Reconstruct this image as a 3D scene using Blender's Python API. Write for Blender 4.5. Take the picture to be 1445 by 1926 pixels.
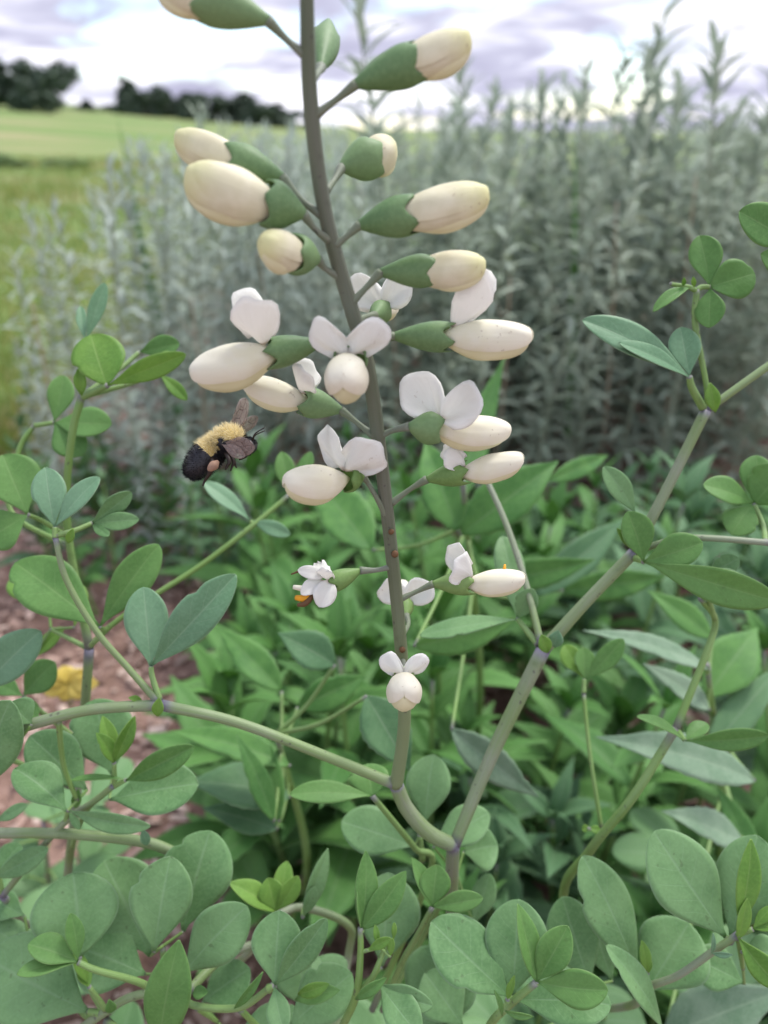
import bpy, math, random
import numpy as np
from mathutils import Vector, Matrix, noise
rnd = random.Random(7)
for o in list(bpy.data.objects): bpy.data.objects.remove(o)
scene = bpy.context.scene
COL = scene.collection
R = math.radians

# ------------------------------------------------------------------ camera
CAMH, PITCH, FPX, CX, CY = 0.55, R(26.5), 1449.0, 722.5, 963.0
cam_data = bpy.data.cameras.new('camera')
cam = bpy.data.objects.new('camera', cam_data); COL.objects.link(cam)
cam.location = (0, 0, CAMH); cam.rotation_euler = (R(90) - PITCH, 0, 0)
cam_data.sensor_fit = 'VERTICAL'; cam_data.sensor_height = 24.0
cam_data.lens = 24.0 * FPX / 1926.0
cam_data.clip_start = 0.005; cam_data.clip_end = 2000
cam_data.dof.use_dof = True; cam_data.dof.focus_distance = 0.212
cam_data.dof.aperture_fstop = 6.4
scene.camera = cam

# ------------------------------------------------------------------ sky and sun
SUN_AZ, SUN_EL = R(44), R(60)          # azimuth from +Y towards +X
world = bpy.data.worlds.new('World'); scene.world = world; world.use_nodes = True
nt = world.node_tree; nt.nodes.clear()
def node(nt, typ, ins=None, **props):
    n = nt.nodes.new(typ)
    for k, v in props.items(): setattr(n, k, v)
    for k, v in (ins or {}).items():
        s = n.inputs[k]
        if hasattr(v, 'is_output') or isinstance(v, bpy.types.NodeSocket): nt.links.new(v, s)
        else: s.default_value = v
    return n
def math_(nt, op, a, b=0.0, c=None, clamp=False):
    n = nt.nodes.new('ShaderNodeMath'); n.operation = op; n.use_clamp = clamp
    for i, v in enumerate((a, b, c)):
        if v is None: continue
        if isinstance(v, bpy.types.NodeSocket): nt.links.new(v, n.inputs[i])
        else: n.inputs[i].default_value = v
    return n.outputs[0]
def mixc(nt, f, a, b, mode='MIX'):
    n = nt.nodes.new('ShaderNodeMix'); n.data_type = 'RGBA'; n.blend_type = mode
    for s, v in ((n.inputs[0], f), (n.inputs[6], a), (n.inputs[7], b)):
        if isinstance(v, bpy.types.NodeSocket): nt.links.new(v, s)
        else: s.default_value = v if not isinstance(v, tuple) or len(v) == 4 else (*v, 1)
    return n.outputs[2]
def smooth(nt, v, a, b, lo=0.0, hi=1.0):
    n = nt.nodes.new('ShaderNodeMapRange'); n.interpolation_type = 'SMOOTHSTEP'
    nt.links.new(v, n.inputs[0])
    for i, x in enumerate((a, b, lo, hi)): n.inputs[i + 1].default_value = x
    return n.outputs[0]
def ramp(nt, v, stops):
    n = nt.nodes.new('ShaderNodeValToRGB'); nt.links.new(v, n.inputs[0])
    e = n.color_ramp.elements
    while len(e) < len(stops): e.new(0.5)
    for el, (p, c) in zip(e, stops): el.position = p; el.color = (*c, 1)
    return n.outputs[0]

sky = node(nt, 'ShaderNodeTexSky', sky_type='NISHITA', sun_disc=False, sun_elevation=SUN_EL, sun_rotation=SUN_AZ,
           air_density=1.0, dust_density=0.4, ozone_density=2.5)
tc = node(nt, 'ShaderNodeTexCoord')
sep = node(nt, 'ShaderNodeSeparateXYZ', {0: tc.outputs['Generated']})
zz = math_(nt, 'ADD', math_(nt, 'MAXIMUM', sep.outputs[2], 0.0), 0.16)
vx = math_(nt, 'DIVIDE', sep.outputs[0], zz); vy = math_(nt, 'DIVIDE', sep.outputs[1], zz)
vec = node(nt, 'ShaderNodeCombineXYZ', {0: vx, 1: vy, 2: 0.37}).outputs[0]
n1 = node(nt, 'ShaderNodeTexNoise', {'Vector': vec, 'Scale': 1.15, 'Detail': 6.0, 'Roughness': 0.55, 'Distortion': 0.3}).outputs[0]
vec2 = node(nt, 'ShaderNodeVectorMath', {0: vec, 1: (3.1, 7.7, 1.0)}, operation='ADD').outputs[0]
n2 = node(nt, 'ShaderNodeTexNoise', {'Vector': vec2, 'Scale': 1.7, 'Detail': 5.0, 'Roughness': 0.52, 'Distortion': 0.35}).outputs[0]
cover = smooth(nt, n1, 0.38, 0.50)                       # gaps of blue where low
cl = ramp(nt, n2, [(0.30, (0.31, 0.305, 0.42)), (0.44, (0.42, 0.42, 0.535)), (0.54, (0.68, 0.68, 0.78)), (0.66, (1.06, 1.05, 1.09))])
sd = (math.sin(SUN_AZ) * math.cos(SUN_EL), math.cos(SUN_AZ) * math.cos(SUN_EL), math.sin(SUN_EL))
dot = node(nt, 'ShaderNodeVectorMath', {0: tc.outputs['Generated'], 1: sd}, operation='DOT_PRODUCT').outputs['Value']
glow = math_(nt, 'ADD', 0.80, smooth(nt, dot, 0.55, 1.0, 0.0, 0.9))   # thinner cloud in front of the sun
bg1 = node(nt, 'ShaderNodeBackground', {'Color': sky.outputs[0], 'Strength': 0.13})
bg2 = node(nt, 'ShaderNodeBackground', {'Color': cl, 'Strength': glow})
mx = node(nt, 'ShaderNodeMixShader', {0: cover, 1: bg1.outputs[0], 2: bg2.outputs[0]})
out = node(nt, 'ShaderNodeOutputWorld', {'Surface': mx.outputs[0]})

sun_d = bpy.data.lights.new('sun', 'SUN'); sun_d.energy = 1.5; sun_d.angle = R(14); sun_d.color = (1.0, 0.96, 0.9)
sun = bpy.data.objects.new('sun', sun_d); COL.objects.link(sun)
sun.rotation_euler = Vector(sd).to_track_quat('Z', 'Y').to_euler(); sun.location = (1, 1, 3)

scene.view_settings.view_transform = 'Standard'; scene.view_settings.look = 'None'
scene.view_settings.exposure = 1.06; scene.view_settings.gamma = 1.0
scene.render.engine = 'CYCLES'
scene.cycles.max_bounces = 5; scene.cycles.diffuse_bounces = 2; scene.cycles.glossy_bounces = 2; scene.cycles.transmission_bounces = 4; scene.cycles.transparent_max_bounces = 8
scene.cycles.use_denoising = True

# ------------------------------------------------------------------ helpers
RIGHT = Vector((1, 0, 0)); UP = Vector((0, math.sin(PITCH), math.cos(PITCH))); FWD = Vector((0, math.cos(PITCH), -math.sin(PITCH)))
CAMP = Vector((0, 0, CAMH))
def P(x, y, d): return CAMP + (FWD + RIGHT * ((x - CX) / FPX) - UP * ((y - CY) / FPX)) * d
def G(x, y, z=0.0):
    v = P(x, y, 1) - CAMP
    return CAMP + v * ((z - CAMH) / v.z)
WM = {}
def mat_of(o): return WM.get(o.name, Matrix.Identity(4)) if o else Matrix.Identity(4)
def put(o, parent=None, M=None):
    COL.objects.link(o); M = M or Matrix.Identity(4)
    o.parent = parent; o.matrix_basis = mat_of(parent).inverted() @ M; WM[o.name] = M
    return o
def mesh_obj(name, me, mat, parent=None, M=None):
    o = bpy.data.objects.new(name, me)
    if mat is not None and not me.materials: me.materials.append(mat)
    return put(o, parent, M)
def empty(name, loc, parent=None):
    o = bpy.data.objects.new(name, None); o.empty_display_size = 0.01
    return put(o, parent, Matrix.Translation(loc))
def tag(o, label=None, cat=None, group=None, kind=None):
    for k, v in (('label', label), ('category', cat), ('group', group), ('kind', kind)):
        if v: o[k] = v
    return o
def make_mesh(name, verts, faces, uvs=None, smooth_=True):
    me = bpy.data.meshes.new(name); me.from_pydata([tuple(v) for v in verts], [], faces)
    if uvs is not None:
        l = me.uv_layers.new(name='UVMap'); idx = np.zeros(len(me.loops), dtype=np.int32)
        me.loops.foreach_get('vertex_index', idx)
        l.data.foreach_set('uv', np.asarray(uvs, dtype=np.float32)[idx].ravel())
    if smooth_: me.polygons.foreach_set('use_smooth', [True] * len(me.polygons))
    me.update(); return me

def grid_faces(nv, nu, off=0, flip=False):
    f = []
    for i in range(nv - 1):
        for j in range(nu - 1):
            a = off + i * nu + j; q = (a, a + 1, a + nu + 1, a + nu)
            f.append(q[::-1] if flip else q)
    return f
def solidify(V, nv, nu, th):
    """top grid V -> closed thin shell"""
    V = np.array(V).reshape(nv, nu, 3)
    du = np.gradient(V, axis=1); dv = np.gradient(V, axis=0)
    n = np.cross(du, dv); n /= (np.linalg.norm(n, axis=2, keepdims=True) + 1e-12)
    B = V - n * th
    verts = np.concatenate([V.reshape(-1, 3), B.reshape(-1, 3)]); N0 = nv * nu
    f = grid_faces(nv, nu) + grid_faces(nv, nu, N0, True)
    for i in range(nv - 1):
        a, b = i * nu, (i + 1) * nu; f.append((a, b, b + N0, a + N0))
        a, b = i * nu + nu - 1, (i + 1) * nu + nu - 1; f.append((b, a, a + N0, b + N0))
    for j in range(nu - 1):
        a, b = j, j + 1; f.append((b, a, a + N0, b + N0))
        a, b = (nv - 1) * nu + j, (nv - 1) * nu + j + 1; f.append((a, b, b + N0, a + N0))
    return verts, f
def profile(t, shape):
    if shape == 'obovate':
        s = math.sin(math.pi * min(1, t) ** 1.3)
        return max(0.0, s) ** (0.95 if t < 0.586 else 0.58)
    if shape == 'round':
        s = math.sin(math.pi * t ** 1.12); return max(0.0, s) ** (0.7 if t < .54 else .52)
    if shape == 'elliptic':
        return max(0.0, math.sin(math.pi * t ** 1.05)) ** 0.8
    if shape == 'lance':
        return max(0.0, math.sin(math.pi * t ** 0.75)) ** 1.15 + 0.02
    if shape == 'linear':
        return max(0.0, math.sin(math.pi * t ** 0.85)) ** 0.6
    return 1
def leaf_mesh(L, W, shape='obovate', bend=0.06, fold=0.15, wav=0.03, th=0.00022, nv=15, nh=4, seed=0, curl=0.0, serr=0.0, side=0.0):
    rr = random.Random(seed); ph = rr.uniform(0, 6.28); ph2 = rr.uniform(0, 6.28)
    nu = 2 * nh + 1; V = []; UV = []; rb_ = rr.random() < .3; bt = rr.uniform(.35, .9); bs = rr.choice((-1, 1)); asy = rr.uniform(-.07, .07)
    for i in range(nv):
        s = i / (nv - 1); t = 1 - (1 - s) ** 1.35 if shape in ('obovate', 'round', 'elliptic') else s
        w = profile(t, shape); w = max(w, 0.015 + 0.03 * (1 - t))
        sx = side * L * 4 * t * (1 - t); bite = 1 - (.22 * math.exp(-((t - bt) / .035) ** 2) if rb_ else 0)
        for j in range(nu):
            u = (j - nh) / nh
            k = 1 + serr * (1 if i % 2 else -1) * (abs(u) > 0.99)
            x = W / 2 * w * u * k * (1 + asy * (1 if u > 0 else -1)) * (bite if u * bs > .3 else 1)
            z = bend * L * 4 * t * (1 - t) + fold * abs(x) * (1 - 0.3 * abs(u)) + curl * W * u * abs(u) * w
            z += wav * W * abs(u) ** 1.5 * math.sin(5.5 * t + ph + (1.2 if u > 0 else 0)) * w
            z += 0.012 * W * math.sin(9 * t + ph2) * (u * u)
            V.append((x + sx, L * t, z)); UV.append((u * .5 + .5, t))
    if th > 0:
        v, f = solidify(V, nv, nu, th); return make_mesh('leaf', v, f, UV + UV)
    return make_mesh('leaf', V, grid_faces(nv, nu), UV)
def frame(base, tip, roll=0.0, nref=None):
    y = (tip - base); L = y.length; y = y / L
    n = (nref if nref is not None else (CAMP - (base + tip) / 2)).normalized()
    x = y.cross(n).normalized(); z = x.cross(y)
    M = Matrix((x, y, z)).transposed().to_4x4() @ Matrix.Rotation(roll, 4, 'Y')
    return Matrix.Translation(base) @ M, L
def catmull(pts, n):
    pts = [np.array(p, float) for p in pts]
    if len(pts) == 2: return [pts[0] + (pts[1] - pts[0]) * k / n for k in range(n + 1)]
    out = []
    for i in range(len(pts) - 1):
        p0 = pts[max(0, i - 1)]; p1 = pts[i]; p2 = pts[i + 1]; p3 = pts[min(len(pts) - 1, i + 2)]
        if i == 0: p0 = 2 * p1 - p2
        if i == len(pts) - 2: p3 = 2 * p2 - p1
        for k in range(n):
            t = k / n
            out.append(0.5 * ((2 * p1) + (-p0 + p2) * t + (2 * p0 - 5 * p1 + 4 * p2 - p3) * t * t + (-p0 + 3 * p1 - 3 * p2 + p3) * t ** 3))
    out.append(pts[-1]); return out
def tube_mesh(pts, n=6, sides=10, squash=1.0, cap=True):
    """pts: list of (Vector, radius) -> mesh with origin at first point"""
    S = catmull([(*p, r) for p, r in pts], n); o = S[0][:3].copy()
    V = []; UV = []; prev = None; m = len(S); L = 0
    for i, s in enumerate(S):
        p = Vector(s[:3] - o); r = max(s[3], 1e-5)
        a = Vector(S[max(0, i - 1)][:3]); b = Vector(S[min(m - 1, i + 1)][:3]); d = (b - a).normalized()
        if prev is None:
            q = Vector((0, 0, 1)) if abs(d.z) < 0.9 else Vector((1, 0, 0)); prev = d.cross(q).normalized()
        x = (prev - d * prev.dot(d)).normalized(); y = d.cross(x); prev = x
        for k in range(sides):
            th = 2 * math.pi * k / sides
            V.append(p + (x * math.cos(th) + y * math.sin(th) * squash) * r); UV.append((k / sides, i / (m - 1)))
    f = []
    for i in range(m - 1):
        for k in range(sides):
            a = i * sides + k; b = i * sides + (k + 1) % sides
            f.append((a, b, b + sides, a + sides))
    if cap:
        f.append(tuple(range(sides))[::-1]); f.append(tuple(range((m - 1) * sides, m * sides)))
    return make_mesh('tube', V, f, UV), Vector(o)
def tube(name, pts, mat, parent, n=6, sides=10, **k):
    me, o = tube_mesh(pts, n, sides, **k); return mesh_obj(name, me, mat, parent, Matrix.Translation(o))
def ground_z(x, y):
    h = 0.078 * math.log1p(math.exp(min(60, (-x - 5) * 0.6))) / 0.6
    s = min(1, max(0, (y - 5) / 35)); s = s * s * (3 - 2 * s)
    return h * s - 0.004 * max(0, x - 4) * s * 2

# ------------------------------------------------------------------ materials
def new_mat(name):
    m = bpy.data.materials.new(name); m.use_nodes = True; m.node_tree.nodes.clear(); return m, m.node_tree
def finish(nt, sh):
    node(nt, 'ShaderNodeOutputMaterial', {'Surface': sh})
def leaf_mat(name, c1, c2, vein=(0.35, 0.45, 0.25), veinf=0.35, rough=0.5, trans=0.35, tcol=(0.25, 0.42, 0.06), spec=0.3, rim=0.5, scale=90, nlat=7, back=None, spots=0.0):
    m, t = new_mat(name)
    tcn = node(t, 'ShaderNodeTexCoord'); info = node(t, 'ShaderNodeObjectInfo')
    s = node(t, 'ShaderNodeSeparateXYZ', {0: tcn.outputs['UV']})
    uu = math_(t, 'MULTIPLY', math_(t, 'ABSOLUTE', math_(t, 'SUBTRACT', s.outputs[0], 0.5)), 2.0)
    rv = math_(t, 'MULTIPLY', info.outputs['Random'], 37.0)
    off = node(t, 'ShaderNodeCombineXYZ', {0: rv, 1: rv, 2: rv}).outputs[0]
    pv = node(t, 'ShaderNodeVectorMath', {0: tcn.outputs['Object'], 1: off}, operation='ADD').outputs[0]
    n1 = node(t, 'ShaderNodeTexNoise', {'Vector': pv, 'Scale': scale, 'Detail': 4.0, 'Roughness': 0.6}).outputs[0]
    n2 = node(t, 'ShaderNodeTexNoise', {'Vector': pv, 'Scale': scale * 12, 'Detail': 3.0}).outputs[0]
    f = math_(t, 'ADD', smooth(t, n1, 0.3, 0.7), math_(t, 'MULTIPLY', math_(t, 'SUBTRACT', info.outputs['Random'], 0.5), 1.1), clamp=True)
    c = mixc(t, f, c1, c2)
    c = mixc(t, math_(t, 'MULTIPLY', smooth(t, n2, 0.35, 0.75), 0.22), c, tuple(x * 1.5 for x in c2))
    wob = math_(t, 'MULTIPLY', math_(t, 'SUBTRACT', n1, 0.5), 0.35)
    mid = smooth(t, uu, 0.0, 0.075, 1.0, 0.0)
    lat = math_(t, 'FRACT', math_(t, 'ADD', math_(t, 'SUBTRACT', math_(t, 'MULTIPLY', s.outputs[1], nlat), math_(t, 'MULTIPLY', uu, nlat * 0.24)), wob))
    lat = smooth(t, math_(t, 'ABSOLUTE', math_(t, 'SUBTRACT', lat, 0.5)), 0.0, 0.055, 1.0, 0.0)
    lat = math_(t, 'MULTIPLY', lat, smooth(t, uu, 0.45, 0.95, 0.6, 0.0))
    v = math_(t, 'MAXIMUM', mid, lat)
    c = mixc(t, math_(t, 'MULTIPLY', v, veinf), c, vein)
    c = mixc(t, math_(t, 'MULTIPLY', smooth(t, uu, 0.93, 1.0), rim), c, vein)
    if spots:
        n3 = node(t, 'ShaderNodeTexNoise', {'Vector': pv, 'Scale': 500.0, 'Detail': 1.0}).outputs[0]
        c = mixc(t, math_(t, 'MULTIPLY', smooth(t, n3, 0.72, 0.76), spots), c, (0.05, 0.04, 0.02))
    if back:
        geo = node(t, 'ShaderNodeNewGeometry')
        c = mixc(t, geo.outputs['Backfacing'], c, back)
    hgt = math_(t, 'SUBTRACT', math_(t, 'MULTIPLY', n2, 0.5), math_(t, 'MULTIPLY', v, 0.7))
    bmp = node(t, 'ShaderNodeBump', {'Height': hgt, 'Strength': 0.22, 'Distance': 0.0004}).outputs[0]
    rg = math_(t, 'ADD', math_(t, 'MULTIPLY', n1, 0.25), rough - 0.12)
    b = node(t, 'ShaderNodeBsdfPrincipled', {'Base Color': c, 'Roughness': rg, 'Specular IOR Level': spec, 'Normal': bmp})
    tl = node(t, 'ShaderNodeBsdfTranslucent', {'Color': mixc(t, 0.45, c, tcol), 'Normal': bmp})
    finish(t, node(t, 'ShaderNodeMixShader', {0: trans, 1: b.outputs[0], 2: tl.outputs[0]}).outputs[0]); return m
def weed_mat(name, c1, c2, trans):
    m, t = new_mat(name); info = node(t, 'ShaderNodeObjectInfo'); geo = node(t, 'ShaderNodeNewGeometry')
    f = math_(t, 'ADD', math_(t, 'MULTIPLY', geo.outputs['Random Per Island'], .6), math_(t, 'MULTIPLY', info.outputs['Random'], .4))
    s = node(t, 'ShaderNodeSeparateXYZ', {0: node(t, 'ShaderNodeTexCoord').outputs['UV']})
    uu = math_(t, 'ABSOLUTE', math_(t, 'SUBTRACT', s.outputs[0], 0.5))
    c = mixc(t, smooth(t, uu, 0.0, 0.1, 0.35, 0.0), mixc(t, f, c1, c2), tuple(x * 1.4 for x in c2))
    b = node(t, 'ShaderNodeBsdfPrincipled', {'Base Color': c, 'Roughness': .7, 'Specular IOR Level': .2}); tl = node(t, 'ShaderNodeBsdfTranslucent', {'Color': c})
    finish(t, node(t, 'ShaderNodeMixShader', {0: trans, 1: b.outputs[0], 2: tl.outputs[0]}).outputs[0]); return m
def petal_mat(name, c, c2, ctip, p0=0.0, p1=1.0, trans=0.3, rough=0.55, mark=None, vb=0.10):
    m, t = new_mat(name)
    tcn = node(t, 'ShaderNodeTexCoord'); s = node(t, 'ShaderNodeSeparateXYZ', {0: tcn.outputs['UV']})
    n1 = node(t, 'ShaderNodeTexNoise', {'Vector': tcn.outputs['Object'], 'Scale': 260.0, 'Detail': 3.0}).outputs[0]
    st = node(t, 'ShaderNodeTexNoise', {'Vector': node(t, 'ShaderNodeMapping', {'Vector': tcn.outputs['UV'], 'Scale': (34, 2.0, 1)}).outputs[0], 'Scale': 1.0, 'Detail': 2.0}).outputs[0]
    col = mixc(t, smooth(t, n1, 0.35, 0.7), c, c2)
    col = mixc(t, math_(t, 'MULTIPLY', smooth(t, s.outputs[1], p0, p1), 0.85), col, ctip)
    col = mixc(t, math_(t, 'MULTIPLY', smooth(t, st, 0.45, 0.7), 0.035), col, (0.55, 0.5, 0.36))
    n3 = node(t, 'ShaderNodeTexNoise', {'Vector': tcn.outputs['Object'], 'Scale': 900.0, 'Detail': 2.0}).outputs[0]
    n4 = node(t, 'ShaderNodeTexNoise', {'Vector': tcn.outputs['Object'], 'Scale': 120.0, 'Detail': 1.0}).outputs[0]
    col = mixc(t, math_(t, 'MULTIPLY', math_(t, 'MULTIPLY', smooth(t, n3, 0.64, 0.7), smooth(t, n4, 0.60, 0.66)), 0.4), col, (0.32, 0.22, 0.13))
    if mark: col = mixc(t, smooth(t, s.outputs[1], 0.05, 0.2, 0.75, 0.0), col, mark)
    bmp = node(t, 'ShaderNodeBump', {'Height': math_(t, 'ADD', st, math_(t, 'MULTIPLY', n1, 0.6)), 'Strength': vb, 'Distance': 0.0005}).outputs[0]
    b = node(t, 'ShaderNodeBsdfPrincipled', {'Base Color': col, 'Roughness': rough, 'Specular IOR Level': 0.3, 'Normal': bmp})
    tl = node(t, 'ShaderNodeBsdfTranslucent', {'Color': col, 'Normal': bmp})
    finish(t, node(t, 'ShaderNodeMixShader', {0: trans, 1: b.outputs[0], 2: tl.outputs[0]}).outputs[0]); return m
def stem_mat(name, c1, c2, cn=None, low=None, rough=0.5, scale=150.0):
    m, t = new_mat(name); tcn = node(t, 'ShaderNodeTexCoord'); s = node(t, 'ShaderNodeSeparateXYZ', {0: tcn.outputs['UV']})
    n1 = node(t, 'ShaderNodeTexNoise', {'Vector': tcn.outputs['Object'], 'Scale': scale, 'Detail': 4.0, 'Roughness': 0.6}).outputs[0]
    n0 = node(t, 'ShaderNodeTexNoise', {'Vector': tcn.outputs['Object'], 'Scale': scale * 0.22, 'Detail': 2.0}).outputs[0]
    st = node(t, 'ShaderNodeTexNoise', {'Vector': node(t, 'ShaderNodeMapping', {'Vector': tcn.outputs['UV'], 'Scale': (26, 3.0, 1)}).outputs[0], 'Scale': 1.0, 'Detail': 2.0}).outputs[0]
    f = math_(t, 'ADD', math_(t, 'MULTIPLY', smooth(t, n0, 0.35, 0.65), 0.7), math_(t, 'MULTIPLY', smooth(t, st, 0.4, 0.65), 0.3))
    c = mixc(t, f, c1, c2)
    c = mixc(t, math_(t, 'MULTIPLY', smooth(t, n1, 0.6, 0.72), 0.3), c, tuple(x * .45 for x in c1))
    if low: c = mixc(t, smooth(t, s.outputs[1], 0.12, 0.42, 0.85, 0.0), c, low)
    if cn:   # purplish bloom towards the two joints of each internode
        e = math_(t, 'MULTIPLY', math_(t, 'ABSOLUTE', math_(t, 'SUBTRACT', s.outputs[1], 0.5)), 2.0)
        c = mixc(t, math_(t, 'MULTIPLY', smooth(t, e, 0.86, 1.0), 0.8), c, cn)
    n3 = node(t, 'ShaderNodeTexNoise', {'Vector': tcn.outputs['Object'], 'Scale': 520.0, 'Detail': 1.0}).outputs[0]
    c = mixc(t, math_(t, 'MULTIPLY', smooth(t, n3, 0.7, 0.75), 0.6), c, (0.06, 0.05, 0.05))
    bmp = node(t, 'ShaderNodeBump', {'Height': math_(t, 'ADD', st, math_(t, 'MULTIPLY', n1, 0.5)), 'Strength': 0.3, 'Distance': 0.0004}).outputs[0]
    finish(t, node(t, 'ShaderNodeBsdfPrincipled', {'Base Color': c, 'Roughness': rough, 'Specular IOR Level': 0.35, 'Normal': bmp}).outputs[0]); return m
def plain(name, c, rough=0.6, spec=0.3, var=0.25, scale=300.0):
    m, t = new_mat(name); tcn = node(t, 'ShaderNodeTexCoord'); info = node(t, 'ShaderNodeObjectInfo')
    n1 = node(t, 'ShaderNodeTexNoise', {'Vector': tcn.outputs['Object'], 'Scale': scale, 'Detail': 3.0}).outputs[0]
    col = mixc(t, n1, tuple(x * (1 - var) for x in c), tuple(min(1, x * (1 + var)) for x in c))
    finish(t, node(t, 'ShaderNodeBsdfPrincipled', {'Base Color': col, 'Roughness': rough, 'Specular IOR Level': spec}).outputs[0]); return m

M = {}
M['leaf'] = leaf_mat('false_indigo_leaf', (0.12, 0.25, 0.092), (0.185, 0.335, 0.138), vein=(0.30, 0.44, 0.25), veinf=0.34, trans=0.25, spots=0.35)
M['pale'] = leaf_mat('false_indigo_pale_leaf', (0.13, 0.26, 0.135), (0.17, 0.31, 0.175), vein=(0.34, 0.46, 0.30), veinf=0.35, trans=0.2)
M['young'] = leaf_mat('false_indigo_young_leaf', (0.13, 0.28, 0.05), (0.20, 0.37, 0.07), vein=(0.36, 0.5, 0.16), veinf=0.4, trans=0.38, tcol=(0.36, 0.52, 0.06))
M['mid'] = leaf_mat('false_indigo_green_leaf', (0.105, 0.24, 0.06), (0.15, 0.305, 0.085), vein=(0.28, 0.42, 0.16), veinf=0.35, trans=0.33, tcol=(0.3, 0.48, 0.06), spots=0.15)
M['lance'] = leaf_mat('lance_leaf', (0.075, 0.21, 0.05), (0.14, 0.32, 0.08), vein=(0.26, 0.40, 0.18), veinf=0.4, trans=0.38, nlat=9, rough=0.55, back=(0.2, 0.3, 0.2))
M['lance2'] = leaf_mat('lance_blue_leaf', (0.08, 0.185, 0.08), (0.125, 0.25, 0.11), vein=(0.28, 0.38, 0.24), veinf=0.4, trans=0.28, nlat=9, rough=0.55, back=(0.24, 0.32, 0.25))
M['silver'] = leaf_mat('silver_leaf', (0.13, 0.22, 0.13), (0.21, 0.30, 0.20), vein=(0.34, 0.44, 0.3), veinf=0.4, trans=0.15, nlat=10, rough=0.7, spec=0.15)
M['weed'] = weed_mat('sage_leaf', (0.18, 0.255, 0.175), (0.41, 0.465, 0.375), .28)
M['weedp'] = weed_mat('pale_sage_leaf', (0.28, 0.355, 0.28), (0.48, 0.54, 0.47), .28)
M['weedstem'] = stem_mat('sage_stem', (0.24, 0.28, 0.19), (0.34, 0.37, 0.28), rough=0.7)
M['stalk'] = stem_mat('flower_stalk', (0.10, 0.12, 0.07), (0.135, 0.145, 0.11), cn=None, low=(0.19, 0.245, 0.115))
M['stem'] = stem_mat('glaucous_stem', (0.17, 0.25, 0.09), (0.245, 0.265, 0.20), cn=(0.15, 0.12, 0.21))
M['stemy'] = stem_mat('young_stem', (0.155, 0.27, 0.065), (0.20, 0.31, 0.11), cn=(0.18, 0.16, 0.18))
M['pedicel'] = stem_mat('pedicel', (0.14, 0.175, 0.10), (0.20, 0.205, 0.175))
M['calyx'] = leaf_mat('calyx', (0.12, 0.215, 0.085), (0.175, 0.275, 0.12), vein=(0.2, 0.3, 0.12), veinf=0.05, trans=0.12, rim=0.0, rough=0.5)
M['calyxy'] = leaf_mat('calyx_light', (0.15, 0.26, 0.075), (0.2, 0.31, 0.10), vein=(0.25, 0.3, 0.2), veinf=0.05, trans=0.15, rim=0.0, rough=0.5)
M['petal'] = petal_mat('white_petal', (0.90, 0.885, 0.83), (0.88, 0.87, 0.81), (0.91, 0.90, 0.855), mark=(0.78, 0.66, 0.54), trans=0.42, vb=0.35)
M['wing'] = petal_mat('cream_petal', (0.84, 0.80, 0.60), (0.87, 0.83, 0.67), (0.88, 0.84, 0.70), 0.3, 1.0, trans=0.25, mark=(0.66, 0.74, 0.34))
M['keel'] = petal_mat('yellow_cream_petal', (0.78, 0.74, 0.45), (0.82, 0.78, 0.52), (0.80, 0.77, 0.50), trans=0.18)
M['bud'] = petal_mat('bud_petal', (0.72, 0.67, 0.46), (0.79, 0.74, 0.54), (0.74, 0.73, 0.33), 0.6, 1.1, trans=0.18, mark=(0.55, 0.60, 0.32))
M['orange'] = plain('anther', (0.75, 0.33, 0.02))
M['brown'] = plain('withered', (0.12, 0.06, 0.025))
M['ovary'] = plain('pod', (0.30, 0.40, 0.28))

# ------------------------------------------------------------------ ground
gx = np.concatenate([-np.geomspace(160, 0.4, 44), np.linspace(-0.3, 0.3, 7), np.geomspace(0.4, 160, 44)])
gy = np.concatenate([np.linspace(-3, 3, 40), np.geomspace(3.2, 320, 60)])
V = []
for y in gy:
    for x in gx:
        z = ground_z(x, y) + (0.012 * noise.noise(Vector((x * 4, y * 4, 0))) if abs(x) < 4 and y < 4 else 0.0)
        V.append((x, y, z))
me = make_mesh('ground', V, grid_faces(len(gy), len(gx)))
m, t = new_mat('ground'); tcn = node(t, 'ShaderNodeTexCoord'); s = node(t, 'ShaderNodeSeparateXYZ', {0: tcn.outputs['Object']})
na = node(t, 'ShaderNodeTexNoise', {'Vector': tcn.outputs['Object'], 'Scale': 0.8, 'Detail': 5.0, 'Roughness': 0.65}).outputs[0]
nb = node(t, 'ShaderNodeTexNoise', {'Vector': tcn.outputs['Object'], 'Scale': 55.0, 'Detail': 5.0, 'Roughness': 0.7}).outputs[0]
nc = node(t, 'ShaderNodeTexNoise', {'Vector': node(t, 'ShaderNodeMapping', {'Vector': tcn.outputs['Object'], 'Scale': (0.14, 0.5, 1)}).outputs[0], 'Scale': 1.0, 'Detail': 4.0}).outputs[0]
soil = ramp(t, nb, [(0.3, (0.13, 0.08, 0.06)), (0.55, (0.28, 0.18, 0.14)), (0.75, (0.40, 0.28, 0.225))])
grass = ramp(t, nc, [(0.36, (0.13, 0.225, 0.06)), (0.5, (0.185, 0.255, 0.08)), (0.64, (0.30, 0.28, 0.14))])
grass = mixc(t, math_(t, 'MULTIPLY', smooth(t, nb, 0.4, 0.7), 0.35), grass, (0.09, 0.15, 0.04))
bed = math_(t, 'ADD', s.outputs[0], math_(t, 'MULTIPLY', na, 0.5))
bedm = math_(t, 'MULTIPLY', smooth(t, bed, -0.62, -0.42), smooth(t, s.outputs[1], 3.0, 3.4, 1.0, 0.0))
bedm = math_(t, 'MAXIMUM', bedm, smooth(t, s.outputs[1], 1.25, 1.5, 1.0, 0.0))
c = mixc(t, bedm, grass, soil)
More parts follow.
